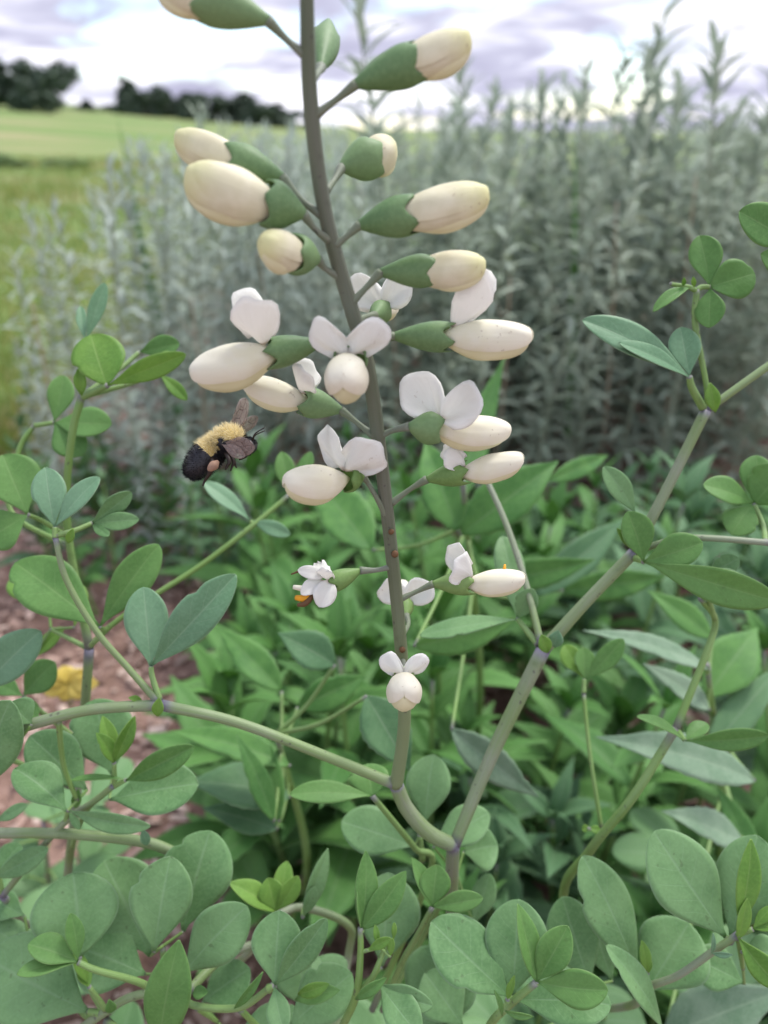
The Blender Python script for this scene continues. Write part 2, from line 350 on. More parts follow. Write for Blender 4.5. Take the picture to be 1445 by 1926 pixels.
bmp = node(t, 'ShaderNodeBump', {'Height': nb, 'Strength': 0.6, 'Distance': 0.01}).outputs[0]
finish(t, node(t, 'ShaderNodeBsdfPrincipled', {'Base Color': c, 'Roughness': 0.9, 'Specular IOR Level': 0.15, 'Normal': bmp}).outputs[0])
tag(mesh_obj('ground', me, m), kind='structure')

# wood chip mulch: one uncountable mass of chips
def chips():
    V = []; F = []; rr = random.Random(3)
    for i in range(9000):
        y = 0.05 + 1.45 * rr.random() ** 0.8; x = rr.uniform(-0.62, 0.55) * (0.5 + y * 0.65)
        if x > 0.15 and rr.random() < 0.35: continue
        l = rr.uniform(0.006, 0.02); w = l * rr.uniform(0.25, 0.6); h = rr.uniform(0.001, 0.0035)
        Mx = Matrix.Translation((x, y, ground_z(x, y) + 0.012 * noise.noise(Vector((x * 4, y * 4, 0))) + rr.uniform(0.001, 0.012))) @ Matrix.Rotation(rr.uniform(0, 6.28), 4, 'Z') @ Matrix.Rotation(rr.uniform(-.6, .6), 4, 'X') @ Matrix.Rotation(rr.uniform(-.5, .5), 4, 'Y')
        b = len(V)
        for (sx, sy, sz) in ((-1, -1, -1), (1, -1, -1), (1, 1, -1), (-1, 1, -1), (-1, -1, 1), (1, -1, 1), (1, 1, 1), (-1, 1, 1)):
            V.append(Mx @ Vector((sx * l / 2 * rr.uniform(.75, 1), sy * w / 2 * rr.uniform(.6, 1), sz * h / 2)))
        for q in ((3, 2, 1, 0), (4, 5, 6, 7), (0, 1, 5, 4), (1, 2, 6, 5), (2, 3, 7, 6), (3, 0, 4, 7)): F.append(tuple(b + k for k in q))
    return make_mesh('chips', V, F, smooth_=False)
m, t = new_mat('wood_chip'); geo = node(t, 'ShaderNodeNewGeometry'); tcn = node(t, 'ShaderNodeTexCoord')
c = ramp(t, geo.outputs['Random Per Island'], [(0.0, (0.22, 0.14, 0.11)), (0.3, (0.44, 0.30, 0.24)), (0.7, (0.58, 0.43, 0.355)), (1.0, (0.68, 0.55, 0.46))])
n1 = node(t, 'ShaderNodeTexNoise', {'Vector': tcn.outputs['Object'], 'Scale': 400.0, 'Detail': 3.0}).outputs[0]
c = mixc(t, math_(t, 'MULTIPLY', n1, 0.4), c, (0.2, 0.12, 0.09))
finish(t, node(t, 'ShaderNodeBsdfPrincipled', {'Base Color': c, 'Roughness': 0.9, 'Specular IOR Level': 0.1}).outputs[0])
tag(mesh_obj('wood_chip_mulch', chips(), m), 'reddish brown wood chip mulch covering the bed between the plants', 'mulch', kind='stuff')

# field grass on the left
def grass_blades():
    V = []; F = []; rr = random.Random(5); UV = []
    for i in range(26000):
        y = 1.3 + 15 * rr.random() ** 1.7; x = -0.54 * y + rr.uniform(-0.35, 0.38) * y * 0.9 + 0.1
        if x > -0.62 + 0.1 * noise.noise(Vector((y * 3, 0, 0))) and y < 3.4: continue
        h = rr.uniform(0.03, 0.10) * (1.6 if noise.noise(Vector((x * .8, y * .5, 3))) > 0.15 else 0.8); w = 0.0018 * (1 + y * 0.22)
        a = rr.uniform(0, 6.28); lx = math.cos(a); ly = math.sin(a); q = rr.uniform(0, 6.28); ln = rr.uniform(0.1, 0.6) * h
        z = ground_z(x, y) - 0.003; b = len(V)
        V += [(x - lx * w, y - ly * w, z), (x + lx * w, y + ly * w, z),
              (x + lx * w * .8 + math.cos(q) * ln * .35, y + ly * w * .8 + math.sin(q) * ln * .35, z + h * .6),
              (x - lx * w * .8 + math.cos(q) * ln * .35, y - ly * w * .8 + math.sin(q) * ln * .35, z + h * .6),
              (x + math.cos(q) * ln, y + math.sin(q) * ln, z + h)]
        F += [(b, b + 1, b + 2, b + 3), (b + 3, b + 2, b + 4)]
    return make_mesh('grass', V, F)
m, t = new_mat('grass'); geo = node(t, 'ShaderNodeNewGeometry'); tcn = node(t, 'ShaderNodeTexCoord')
c = ramp(t, geo.outputs['Random Per Island'], [(0.0, (0.10, 0.19, 0.04)), (0.45, (0.20, 0.28, 0.06)), (0.75, (0.32, 0.33, 0.09)), (1.0, (0.42, 0.36, 0.18))])
nc = node(t, 'ShaderNodeTexNoise', {'Vector': node(t, 'ShaderNodeMapping', {'Vector': tcn.outputs['Object'], 'Scale': (0.3, 0.6, 1)}).outputs[0], 'Scale': 1.0, 'Detail': 3.0}).outputs[0]
c = mixc(t, math_(t, 'MULTIPLY', smooth(t, nc, 0.48, 0.62), 0.6), c, (0.44, 0.35, 0.19))
b = node(t, 'ShaderNodeBsdfPrincipled', {'Base Color': c, 'Roughness': 0.7, 'Specular IOR Level': 0.2})
tl = node(t, 'ShaderNodeBsdfTranslucent', {'Color': c})
finish(t, node(t, 'ShaderNodeMixShader', {0: 0.35, 1: b.outputs[0], 2: tl.outputs[0]}).outputs[0])
tag(mesh_obj('field_grass', grass_blades(), m), 'yellow green grass of the open field beside the silvery weeds', 'grass', kind='stuff')

# ------------------------------------------------------------------ far trees
m, t = new_mat('tree_foliage'); geo = node(t, 'ShaderNodeNewGeometry'); info = node(t, 'ShaderNodeObjectInfo')
c = ramp(t, geo.outputs['Random Per Island'], [(0.0, (0.025, 0.05, 0.028)), (1.0, (0.065, 0.10, 0.06))])
finish(t, node(t, 'ShaderNodeBsdfPrincipled', {'Base Color': c, 'Roughness': 0.7}).outputs[0]); M['treeleaf'] = m
M['bark'] = plain('bark', (0.09, 0.07, 0.055), 0.9, scale=8)
def crown_mesh(seed, conif):
    rr = random.Random(seed); V = []; F = []
    cl = [(Vector((rr.gauss(0, .42), rr.gauss(0, .42), rr.uniform(.3, 1.6))), rr.uniform(.25, .5)) for _ in range(13)] if not conif else \
         [(Vector((rr.gauss(0, .1) * (1 - k / 14), rr.gauss(0, .1), .25 + 2.1 * k / 14)), .62 * (1 - k / 15) + .05) for k in range(14)]
    for i in range(1900):
        c0, r = rr.choice(cl); d = Vector((rr.gauss(0, 1), rr.gauss(0, 1), rr.gauss(0, 1))).normalized()
        p = c0 + d * r * rr.uniform(.55, 1.08); s = rr.uniform(.08, .17)
        a = Vector((rr.gauss(0, 1), rr.gauss(0, 1), rr.gauss(0, 1))).normalized(); b_ = a.cross(d + Vector((.1, .2, .05))).normalized()
        k = len(V); V += [p - a * s, p + b_ * s * .6, p + a * s, p - b_ * s * .6]; F.append((k, k + 1, k + 2, k + 3))
    return make_mesh('crown', V, F, smooth_=False)
crowns = [crown_mesh(11, 0), crown_mesh(12, 0), crown_mesh(13, 1), crown_mesh(14, 0)]
trunk_me, _ = tube_mesh([(Vector((0, 0, -.1)), .09), (Vector((.02, 0, .5)), .06), (Vector((0, .02, 1.3)), .03)], 3, 7)
def tree(x, ytop, ybase, dist, wpx, kind, label, group=None):
    b = P(x, ybase, 1) - CAMP; b = CAMP + b * (dist / b.y); h = (ybase - ytop) / FPX * dist * 1.25; w = wpx / FPX * dist * 1.25
    zb = min(b.z, ground_z(b.x, b.y)); h += b.z - zb
    tr = empty('tree', (b.x, b.y, zb)); tag(tr, label, 'tree', group)
    S = Matrix.Translation((b.x, b.y, zb)) @ Matrix.Rotation(rnd.uniform(0, 6), 4, 'Z')
    sc = Matrix.Diagonal((w / 1.9, w / 1.9, h / (2.0 if kind != 2 else 2.4), 1)) if kind != 2 else Matrix.Diagonal((w / 1.25, w / 1.25, h / 2.4, 1))
    mesh_obj('crown', crowns[kind], M['treeleaf'], tr, S @ sc); mesh_obj('trunk', trunk_me, M['bark'], tr, S @ sc)
far = 'trees of the far wood line'
tree(-25, 150, 200, 62, 110, 3, 'dark bushy tree at the outer end of the grove on the hill', 'trees of the hilltop grove')
tree(40, 138, 202, 64, 95, 0, 'tallest round tree in the grove on the grassy hill', 'trees of the hilltop grove')
tree(92, 146, 205, 60, 70, 1, 'smaller round tree at the downhill edge of the hilltop grove', 'trees of the hilltop grove')
for (x, yt, yb, w, k) in ((165, 198, 218, 32, 2), (200, 204, 222, 40, 0), (247, 174, 226, 40, 2), (276, 186, 226, 34, 0), (300, 178, 228, 46, 1), (340, 194, 232, 52, 3),
                          (368, 190, 234, 40, 1), (408, 194, 238, 60, 0), (448, 196, 238, 54, 3), (490, 205, 240, 50, 1), (520, 210, 242, 44, 2), (550, 216, 242, 46, 0), (140, 205, 216, 30, 1)):
    tree(x, yt, yb, 95 + (x * 7 % 23), w, k, 'dark tree of the far wood line beyond the silvery weeds', far)

p = G(30, 318); sh = tag(empty('field_shrub', (p.x, p.y, ground_z(p.x, p.y))), 'low dark green shrub patch in the open field below the grove', 'shrub')
sm_, t = new_mat('shrub_leaf'); geo = node(t, 'ShaderNodeNewGeometry')
finish(t, node(t, 'ShaderNodeBsdfPrincipled', {'Base Color': ramp(t, geo.outputs['Random Per Island'], [(0, (0.11, 0.19, 0.055)), (1, (0.20, 0.29, 0.10))]), 'Roughness': .7}).outputs[0])
for k in range(5):
    sc_ = Matrix.Translation((p.x + (k - 2.4) * .5, p.y + (k % 2) * .4, ground_z(p.x, p.y) - .1)) @ Matrix.Rotation(k, 4, 'Z') @ Matrix.Diagonal((.38, .38, .12 + .015 * (k % 3), 1))
    cm_ = crowns[(0, 1, 3)[k % 3]].copy(); cm_.materials.clear(); mesh_obj('crown', cm_, sm_, sh, sc_)
# ------------------------------------------------------------------ silver weeds
def weed_leaf(rr, L, W, droop):
    """narrow leaf along +Y, tip drooping"""
    V = []; n = 6
    for i in range(n):
        t = i / (n - 1); w = W / 2 * max(0.03, math.sin(math.pi * (0.06 + 0.94 * t ** 0.8)) ** 0.8)
        for u in (-1, 0, 1): V.append((w * u, L * t * (1 - 0.25 * abs(droop) * t), -droop * L * t * t * 0.55 + 0.35 * w * abs(u)))
    return V, grid_faces(n, 3)
def weed_spec(seed, H):
    rr = random.Random(seed); bx = rr.uniform(-.05, .05); by = rr.uniform(-.05, .05)
    def spine(t): return Vector((bx * t * t * H / .6 + .006 * math.sin(5 * t + seed), by * t * t * H / .6, H * t))
    leaves = []; n = 74; az = rr.uniform(0, 6)
    for k in range(n):
        t = 0.10 + 0.90 * (k / (n - 1)) ** 0.92; az += 2.4
        L = (0.082 - 0.038 * t) * rr.uniform(.75, 1.25) * (0.85 if t > .93 else 1); W = L * rr.uniform(.14, .21)
        el = R(rr.uniform(5, 52) + (38 * max(0, (t - .8) / .2)))
        Mx = Matrix.Translation(spine(min(t, 1))) @ Matrix.Rotation(az, 4, 'Z') @ Matrix.Rotation(el, 4, 'X')
        leaves.append((Mx, L, W, rr.uniform(.4, 1.3) * (1.25 - .8 * t), rr))
    st = [(spine(t), 0.003 * (1 - .65 * t)) for t in (0, .25, .5, .75, 1)]
    return st, leaves
def wleaf_mesh(rr, L, W, dr):
    V, F = weed_leaf(rr, L, W, dr); UV = [((k % 3) / 2, (k // 3) / 5) for k in range(len(V))]
    return make_mesh('leaf', V, F, UV)
lib = [wleaf_mesh(rnd, 1.0, w, d) for w, d in ((.15, .25), (.18, .55), (.16, .9), (.2, .4), (.14, 1.1))]
LIB = {'weed': lib, 'weedp': [q.copy() for q in lib]}
variants = []
for v in range(7):
    st, leaves = weed_spec(100 + v, 0.60)
    ste, _ = tube_mesh(st, 4, 6)
    V = []; F = []; UV = []
    for (Mx, L, W, dr, rr) in leaves:
        vv, ff = weed_leaf(rr, L, W, dr); b = len(V); V += [Mx @ Vector(p) for p in vv]; F += [tuple(b + i for i in f) for f in ff]
        UV += [((k % 3) / 2, (k // 3) / 5) for k in range(len(vv))]
    variants.append((ste, make_mesh('foliage', V, F, UV), leaves, make_mesh('foliage', V, F, UV)))
def weed(x, y, H, v, single, label, group, big=1.0, mk='weed'):
    r_ = empty('silver_sage', (x, y, ground_z(x, y) - .004)); tag(r_, label, 'plant', group)
    ste, fol, leaves, folp = variants[v]; s = H / 0.60
    W0 = Matrix.Translation((x, y, ground_z(x, y) - .004)) @ Matrix.Rotation(rnd.gauss(0, .07), 4, 'X') @ Matrix.Rotation(rnd.gauss(0, .07), 4, 'Y') @ Matrix.Rotation(rnd.uniform(0, 6.28), 4, 'Z') @ Matrix.Diagonal((s, s, s, 1))
    mesh_obj('stem', ste, M['weedstem'], r_, W0)
    if single:
        for (Mx, L, W, dr, rr) in leaves[4:]:
            mesh_obj('leaf', LIB[mk][int(dr * 40) % 5], M[mk], r_, W0 @ Mx @ Matrix.Diagonal((L * big * 1.05, L * big, L * big, 1)))
    else:
        tag(mesh_obj('foliage', fol if mk == 'weed' else folp, M[mk], r_, W0), kind='stuff')
rw = random.Random(21); spots = []
tries = 0
while len(spots) < 265 and tries < 15000:
    tries += 1
    y = 0.98 + 1.5 * rw.random() ** 1.2; x = rw.uniform(-0.60, 0.58 * (y + .05))
    if x < -0.50 + 0.02 * (y - 1) + 0.04 * math.sin(y * 9): continue
    if any((x - a) ** 2 + (y - b) ** 2 < 0.046 ** 2 for a, b in spots): continue
    spots.append((x, y))
spots.sort(key=lambda p: p[1])
tall = 0
for i, (x, y) in enumerate(spots):
    u = (x / y + .45) / .95; Hh = 0.485 + 0.045 * min(1, max(0, u)) + rw.uniform(-.05, .045)
    if rw.random() < .16 and u > .45: Hh += rw.uniform(.04, .10)
    Hh *= min(1.0, 0.84 + 0.16 * (x + .54) / .16) if x < -.38 else 1
    single = i < 26
    if u > .45: lb, gp = 'tall silvery green weed with narrow leaves in the dense stand behind the flowering stalk', 'tall weeds of the silvery stand'
    else: lb, gp = 'shorter pale silvery weed at the edge of the stand next to the grass field', 'short weeds at the edge of the stand'
    weed(x, y, Hh, i % 7, single, lb, gp, 1.0, 'weed' if u > .45 else 'weedp')
# a few that stand out above the stand, and pale ones over the left edge
for k, (x, y, d, v) in enumerate(((1195, 40, 1.35, 0), (1390, 105, 1.3, 1), (1270, 150, 1.2, 2), (1135, 105, 1.5, 3), (765, 5, 0.95, 4), (925, 110, 1.6, 5), (1440, 85, 1.15, 6), (1010, 165, 1.3, 2), (860, 175, 1.5, 1), (320, 205, 1.7, 3), (1330, 175, 1.1, 5), (1075, 190, 1.15, 4), (1240, 210, 1.1, 6), (1160, 200, 1.2, 0), (985, 215, 1.25, 3), (820, 215, 1.3, 5), (720, 200, 1.5, 2), (890, 235, 1.2, 0), (1425, 190, 1.05, 3))):
    p = P(x, y, d); weed(p.x, max(p.y, .98), p.z, v, True, 'tall silvery weed whose leafy tip rises above the stand into the sky', 'weeds rising above the stand', 1.65)
for k, (x, y, d, v) in enumerate(((45, 640, 1.05, 1), (75, 700, .95, 2), (205, 640, 1.0, 6), (250, 720, .9, 4), (330, 800, .92, 2), (430, 740, .93, 1))):
    p = P(x, y, d); weed(p.x, p.y, p.z, v, True, 'low pale weed growing in front of the silvery stand near the leafy shoot', 'low pale weeds in front of the stand', 1.0, 'weedp')
# the rest of the stand, further back: one mass
V = []; F = []; UV = []; rk = random.Random(61)
for i in range(170):
    y = rk.uniform(1.9, 4.2); x = rk.uniform(-.48, .58 * y)
    _, _, leaves, folp = variants[i % 7]; s_ = rk.uniform(.78, .95); Wm = Matrix.Translation((x, y, 0)) @ Matrix.Rotation(rk.gauss(0, .07), 4, 'X') @ Matrix.Rotation(rk.uniform(0, 6.28), 4, 'Z') @ Matrix.Diagonal((s_, s_, s_, 1))
    b = len(V); V += [Wm @ v.co for v in folp.vertices]; F += [tuple(b + k for k in p.vertices) for p in folp.polygons]; UV += [((k % 3) / 2, (k // 3 % 6) / 5) for k in range(len(folp.vertices))]
tag(mesh_obj('distant_sage', make_mesh('distant_sage', V, F, UV), M['weedp']), 'pale mass of silvery weeds filling the back of the stand', 'plants', kind='stuff')
M['dead'] = stem_mat('dead_stem', (0.33, 0.25, 0.17), (0.42, 0.34, 0.25), rough=0.8)
for (x, y0, y1, d, dx) in ((485, 640, 470, 1.0, 12), (360, 760, 560, .99, -30), (60, 720, 570, .97, -40), (735, 760, 560, 1.02, 10), (1160, 700, 380, 1.0, 45), (1310, 640, 330, 1.02, 25), (960, 720, 520, 1.0, -15)):
    q = P(x, y1, d); g = Vector((q.x + dx / FPX, q.y + .02, -.004)); o = tag(empty('dry_stalk', g), 'thin tan dead stalk standing among the silvery weeds', 'stalk', 'dead stalks among the weeds')
    tube('stem', [(g, .0024), (g.lerp(q, .5) + Vector((.008, 0, 0)), .002), (q, .0012)], M['dead'], o, 6, 7)
    for k in (.7, .85): p = g.lerp(q, k); tube('twig', [(p, .0009), (p + Vector((.02 * (1 if k < .8 else -1), .005, .03)), .0006)], M['dead'], o, 4, 6)
# broad grass blades in the stand
for (x0, y0, x1, y1, d, w) in ((1100, 640, 1082, 225, 1.2, 20), (262, 420, 218, 205, 1.3, 16), (300, 640, 280, 470, 1.2, 14)):
    b = P(x0, y0, d); t_ = P(x1, y1, d); g = Vector((b.x, b.y + .02, 0)); g.z = ground_z(g.x, g.y)
    o = tag(empty('grass_plant', g), 'bright green grass blade standing among the silvery weeds', 'grass', 'grass blades among the weeds')
    Mx, L = frame(g, t_, .3); mesh_obj('blade', leaf_mesh(L, w / FPX * d, 'lance', .03, .3, .02, .0002, 14, 2, int(x0)), M['lance'], o, Mx)

# ------------------------------------------------------------------ plants with lance leaves (middle distance)
ZU = Vector((0, 0, 1))
def lance_leaf_variants(n=9):
    out = []
    for i in range(n):
        rr = random.Random(500 + i)
        me = leaf_mesh(1.0, rr.uniform(.24, .34), 'lance', rr.uniform(.05, .13), rr.uniform(.25, .6), rr.uniform(.02, .08), 0.004, 15, 3, i, serr=rr.choice((0, .05, .07)))
        out.append(me)
    return out
LV = {k: [x.copy() for x in lance_leaf_variants()] for k in ('lance', 'lance2', 'silver')}
lance_pts = {}
def lance_plant(x, y, H, key, label, group, seed, lean=(0, 0), nodes=7, Lm=.075):
    rr = random.Random(seed); g = Vector((x, y, ground_z(x, y) - .004))
    r_ = tag(empty('leafy_plant', g), label, 'plant', group)
    top = g + Vector((lean[0] + rr.uniform(-.03, .03), lean[1] + rr.uniform(-.03, .03), H))
    mid = g.lerp(top, .5) + Vector((rr.uniform(-.012, .012), rr.uniform(-.012, .012), 0))
    tube('stem', [(g, .0028), (mid, .0023), (top, .0011)], M['stemy'], r_, 6, 7)
    S = [Vector(p[:3]) for p in catmull([tuple(g), tuple(mid), tuple(top)], 20)]
    az = rr.uniform(0, 6.28)
    for k in range(nodes):
        t = 0.28 + 0.72 * k / (nodes - 1); p = S[int(t * 40)]; az += 1.57 + rr.uniform(-.25, .25)
        for s in ((0, 1) if k < nodes - 1 else (0, 1, .5, 1.5)):
            a = az + s * math.pi + rr.uniform(-.2, .2); L = Lm * rr.uniform(.75, 1.2) * (1.1 - .55 * max(0, t - .55) / .45)
            el = R(rr.uniform(0, 35) + 30 * max(0, t - .75) / .25)
            d = Vector((math.cos(a) * math.cos(el), math.sin(a) * math.cos(el), math.sin(el)))
            Mx, _ = frame(p, p + d * L, rr.uniform(-.35, .35), ZU + d * .01)
            mesh_obj('leaf', rr.choice(LV[key]), M[key], r_, Mx @ Matrix.Diagonal((L, L, L, 1)))
    return r_, S
rm = random.Random(77); mp = []
tries = 0
while len(mp) < 46 and tries < 5000:
    tries += 1
    y = rm.uniform(.36, .95); x = rm.uniform(-.16, .56) * (y + .12) * 1.05
    if x < -.02 and y > .75: continue
    if abs(x + .06) < .05 and y < .42: continue
    if any((x - a) ** 2 + (y - b) ** 2 < .062 ** 2 for a, b in mp): continue
    mp.append((x, y))
for i, (x, y) in enumerate(mp):
    zt = CAMH - y * math.tan(R(27 + rm.uniform(-3.5, 5))) if y > .5 else CAMH - y * math.tan(R(27 + rm.uniform(9, 17)))
    H = min(.34, max(.12, zt)); key = 'lance' if (x < .17 or rm.random() < .35) else 'lance2'
    lb, gp = {'lance': ('fresh green plant with pointed lance leaves behind the flowering stalk', 'fresh green lance leaved plants'),
              'lance2': ('dull bluish green plant with lance leaves in front of the tall weeds', 'bluish lance leaved plants')}[key]
    lance_plant(x, y, H, key, lb, gp, 900 + i, Lm=rm.uniform(.075, .105))
rl = random.Random(57)
for i in range(22):
    y = rl.uniform(.36, .74); x = rl.uniform(-.125, .06) * (.55 + y * .7) - .01
    zt = CAMH - y * math.tan(R(rl.uniform(33, 42)))
    lance_plant(x, y, min(.27, max(.09, zt)), 'lance', 'bright green leafy plant beneath the flower stalk near the mulch', 'bright leafy plants beneath the stalk', 1700 + i, Lm=rl.uniform(.07, .095), nodes=7)
rl = random.Random(56)
for i in range(34):
    y = rl.uniform(.78, 1.02); x = rl.uniform(-.46, .04)
    lance_plant(x, y, rl.uniform(.12, .24), 'lance' if i % 2 else 'lance2', 'small bushy green plant at the foot of the silvery stand behind the bumblebee', 'bushy plants at the foot of the stand', 1500 + i, Lm=rl.uniform(.04, .06), nodes=9)
rl = random.Random(55)
for i in range(17):
    y = rl.uniform(.24, .46); x = rl.uniform(.03, .26) * (.6 + y)
    lance_plant(x, y, rl.uniform(.10, .19), 'lance' if i % 3 else 'lance2', 'low leafy plant in the dark gap under the right hand fork of the flowering plant', 'low plants in the dark gap', 1300 + i, Lm=rl.uniform(.06, .085), nodes=6)
# traced broad lance leaves on three plants of their own
def traced_plant(label, gpx, gdepth_top, leaves, key, nm='leafy_plant', cat='plant', smat='stemy'):
    g = G(*gpx); g.z -= .004; r_ = tag(empty(nm, g), label, cat)
    top = P(*gdepth_top); mid = g.lerp(top, .5) + Vector((.01, 0, .0))
    tube('stem', [(g, .003), (mid, .0024), (top, .0013)], M[smat], r_, 8, 8)
    S = [Vector(p[:3]) for p in catmull([tuple(g), tuple(mid), tuple(top)], 20)]
    for k, (bx, by, tx, ty, w, d0, d1, roll, kk, bend) in enumerate(leaves):
        b = P(bx, by, d0); t_ = P(tx, ty, d1); Mx, L = frame(b, t_, R(roll), (CAMP - b).normalized() + ZU * .4)
        W = w / FPX * (d0 + d1) / 2 / max(.45, math.cos(R(roll)))
        o = mesh_obj('leaf', leaf_mesh(L, W, 'lance', bend, .3, .05, .0003, 19, 4, 40 + k, serr=.03), M[kk], r_, Mx)
        q = min(S, key=lambda s: (s - b).length + (0.1 if s.z > b.z + .01 else 0))
        tube('leaf_stalk', [(b, .0008), (b.lerp(q, .5) - ZU * .004, .0009), (q, .0011)], M['stemy'], o, 5, 6)
traced_plant('tall fresh green plant whose broad pointed leaf spreads behind the white blooms', (880, 1500), (870, 905, .36),
    [(868, 1005, 1050, 868, 92, .36, .37, 10, 'lance', .1), (1030, 905, 1145, 856, 34, .40, .43, 20, 'lance', .06), (862, 1000, 800, 830, 85, .37, .40, -10, 'lance', .06),
     (850, 960, 950, 670, 60, .40, .44, 15, 'lance', -.05), (905, 1095, 1120, 1052, 50, .37, .38, 30, 'lance', .08), (700, 1035, 590, 900, 95, .38, .42, 0, 'lance', .05),
     (1005, 1120, 1175, 975, 62, .42, .45, 15, 'lance2', .06), (1060, 1110, 1255, 1083, 50, .42, .43, 30, 'lance', .05), (780, 1215, 976, 1160, 52, .30, .31, 35, 'lance', .07), (850, 1372, 1014, 1500, 62, .33, .325, 20, 'silver', .07)], 'lance')
traced_plant('plant with long silvery backed leaves hanging over the dark gap', (1330, 1700), (1330, 1250, .34),
    [(1335, 1258, 1097, 1186, 46, .34, .33, 30, 'silver', .05), (1420, 1468, 1120, 1386, 80, .34, .33, 10, 'silver', .07), (1400, 1585, 1245, 1525, 62, .36, .36, 20, 'silver', .04),
     (1335, 1335, 1210, 1248, 48, .35, .35, 20, 'silver', .05), (1340, 1200, 1218, 1110, 52, .37, .38, 10, 'lance', .05),
     (1420, 1620, 1350, 1480, 50, .36, .37, 10, 'lance', .02), (1330, 1310, 1425, 1180, 95, .37, .39, 0, 'lance', .06), (1330, 1420, 1470, 1250, 60, .36, .38, 0, 'lance2', .06), (1250, 1950, 1480, 1860, 110, .33, .31, 0, 'silver', .06)], 'silver')
traced_plant('bright green plant with upright pointed leaves beside the pink mulch', (560, 1730), (520, 1380, .33),
    [(515, 1545, 445, 1382, 42, .32, .33, 20, 'lance', .06), (525, 1545, 500, 1370, 46, .33, .35, -20, 'lance', .06), (545, 1440, 320, 1375, 60, .34, .35, 20, 'lance', .06), (530, 1300, 410, 1180, 62, .36, .38, 0, 'lance', .06),
     (545, 1500, 350, 1470, 90, .35, .35, 30, 'lance2', .05), (560, 1330, 690, 1270, 60, .35, .36, 20, 'lance', .06), (630, 1250, 522, 1190, 72, .32, .32, 0, 'lance2', .06), (690, 1310, 772, 1452, 92, .30, .295, 0, 'lance2', .05), (520, 1560, 380, 1520, 60, .35, .35, 20, 'lance2', .05)], 'lance')

# ------------------------------------------------------------------ false indigo plants
class Indigo:
    def __init__(s, label, gpos, nm='false_indigo', group=None):
        s.root = tag(empty(nm, gpos), label, 'plant', group); s.S = []; s.seed = 1
    def stem(s, pts, mat='stem', name='stem', sides=12):
        s.S += [Vector(p[:3]) for p in catmull([tuple(p) for p, r in pts], 12)]
        return tube(name, pts, M[mat], s.root, 8, sides)
    def px(s, pts, mat='stem', name='stem', to_ground=None):
        q = [(P(x, y, d), r * .00086) for x, y, d, r in pts]
        if to_ground is not None: g = s.root.location.copy(); q = [(g, q[0][1] * 1.15), (g.lerp(q[0][0], .55) + Vector((0, to_ground, 0)), q[0][1] * 1.05)] + q
        return s.stem(q, mat, name)
    def leaf(s, ls, mat='leaf', pet='auto', pr=.75, pmat='stemy'):
        """ls: leaflets (bx,by,tx,ty,w,d0,d1[,roll,bend,fold,shape,mat])"""
        bs = [P(l[0], l[1], l[5]) for l in ls]; nd = sum(bs, Vector()) / len(bs)
        nd = bs[0] if len(bs) == 1 else nd
        if pet == 'auto': q = min(s.S, key=lambda v: (v - nd).length + (.03 if v.z > nd.z else 0)); pts = [nd, nd.lerp(q, .5) - ZU * .1 * (nd - q).length, q]
        elif pet is None: pts = [nd, nd - ZU * .0006]
        else: pts = [nd] + [P(*k) for k in pet]
        n = len(pts); lf = tube('leaf_stalk', [(p, pr * .001 * (1 + .35 * k / max(1, n - 1))) for k, p in enumerate(pts)], M[pmat], s.root, 6, 8)
        for b, l in zip(bs, ls):
            s.seed += 1; rr = random.Random(s.seed * 31 + int(l[0]))
            roll = l[7] if len(l) > 7 else rr.uniform(-12, 12); bend = l[8] if len(l) > 8 else rr.uniform(.02, .07); fold = l[9] if len(l) > 9 else rr.uniform(.12, .3)
            shape = l[10] if len(l) > 10 else 'obovate'; mm = l[11] if len(l) > 11 else mat
            t_ = P(l[2], l[3], l[6]); b0 = b.lerp(nd, .75) if (b - nd).length < .004 else b
            Mx, L = frame(b0, t_, R(roll), (CAMP - b).normalized() + ZU * .55)
            W = l[4] / FPX * (l[5] + l[6]) / 2 / max(.4, math.cos(R(roll)))
            o = mesh_obj('leaflet', leaf_mesh(L, W, shape, bend, fold, rr.uniform(.015, .06), .00022, 19, 5, s.seed, curl=rr.uniform(-.05, .05), side=rr.uniform(-.02, .02)), M[mm], lf, Mx)
            if (b0 - nd).length > .002: tube('leaflet_stalk', [(nd, .0006), (nd.lerp(b0, .5), .0005), (b0, .0005)], M[pmat], lf, 4, 6)
        return lf
    def bract(s, bx, by, tx, ty, w, d, mat='young', roll=0, bend=.08, fold=.5):
        s.seed += 1; b = P(bx, by, d); Mx, L = frame(b, P(tx, ty, d - .002), R(roll), (CAMP - b).normalized() + ZU * .3)
        return mesh_obj('stipule', leaf_mesh(L, w / FPX * d, 'elliptic', bend, fold, .03, .0002, 9, 3, s.seed), M[mat], s.root, Mx)

# --- the flowering plant
g0 = G(850, 1790); g0.z = -.004
A = Indigo('white flowering false indigo with a tall flower stalk rising from a forked stem', g0)
A.px([(852, 1760, .292, 2.8), (850, 1660, .272, 2.7), (853, 1585, .262, 2.7)], to_ground=.01)
A.px([(853, 1590, .262, 2.9), (806, 1566, .258, 3.0), (765, 1520, .254, 2.9), (745, 1475, .25, 2.8)])
STALK = [(745, 1478, .25, 2.6), (757, 1400, .243, 2.35), (761, 1330, .237, 2.3), (753, 1200, .228, 2.2), (738, 1050, .217, 2.15), (715, 850, .201, 2.1), (692, 690, .190, 2.1),
         (655, 560, .1815, 2.1), (612, 400, .1715, 1.95), (585, 200, .160, 1.85), (577, -20, .150, 1.6), (574, -130, .146, 1.5)]
A.px(STALK, 'stalk', 'flower_stalk')
A.px([(746, 1476, .25, 2.2), (620, 1425, .246, 1.95), (450, 1360, .243, 1.95), (303, 1326, .241, 2.1)])
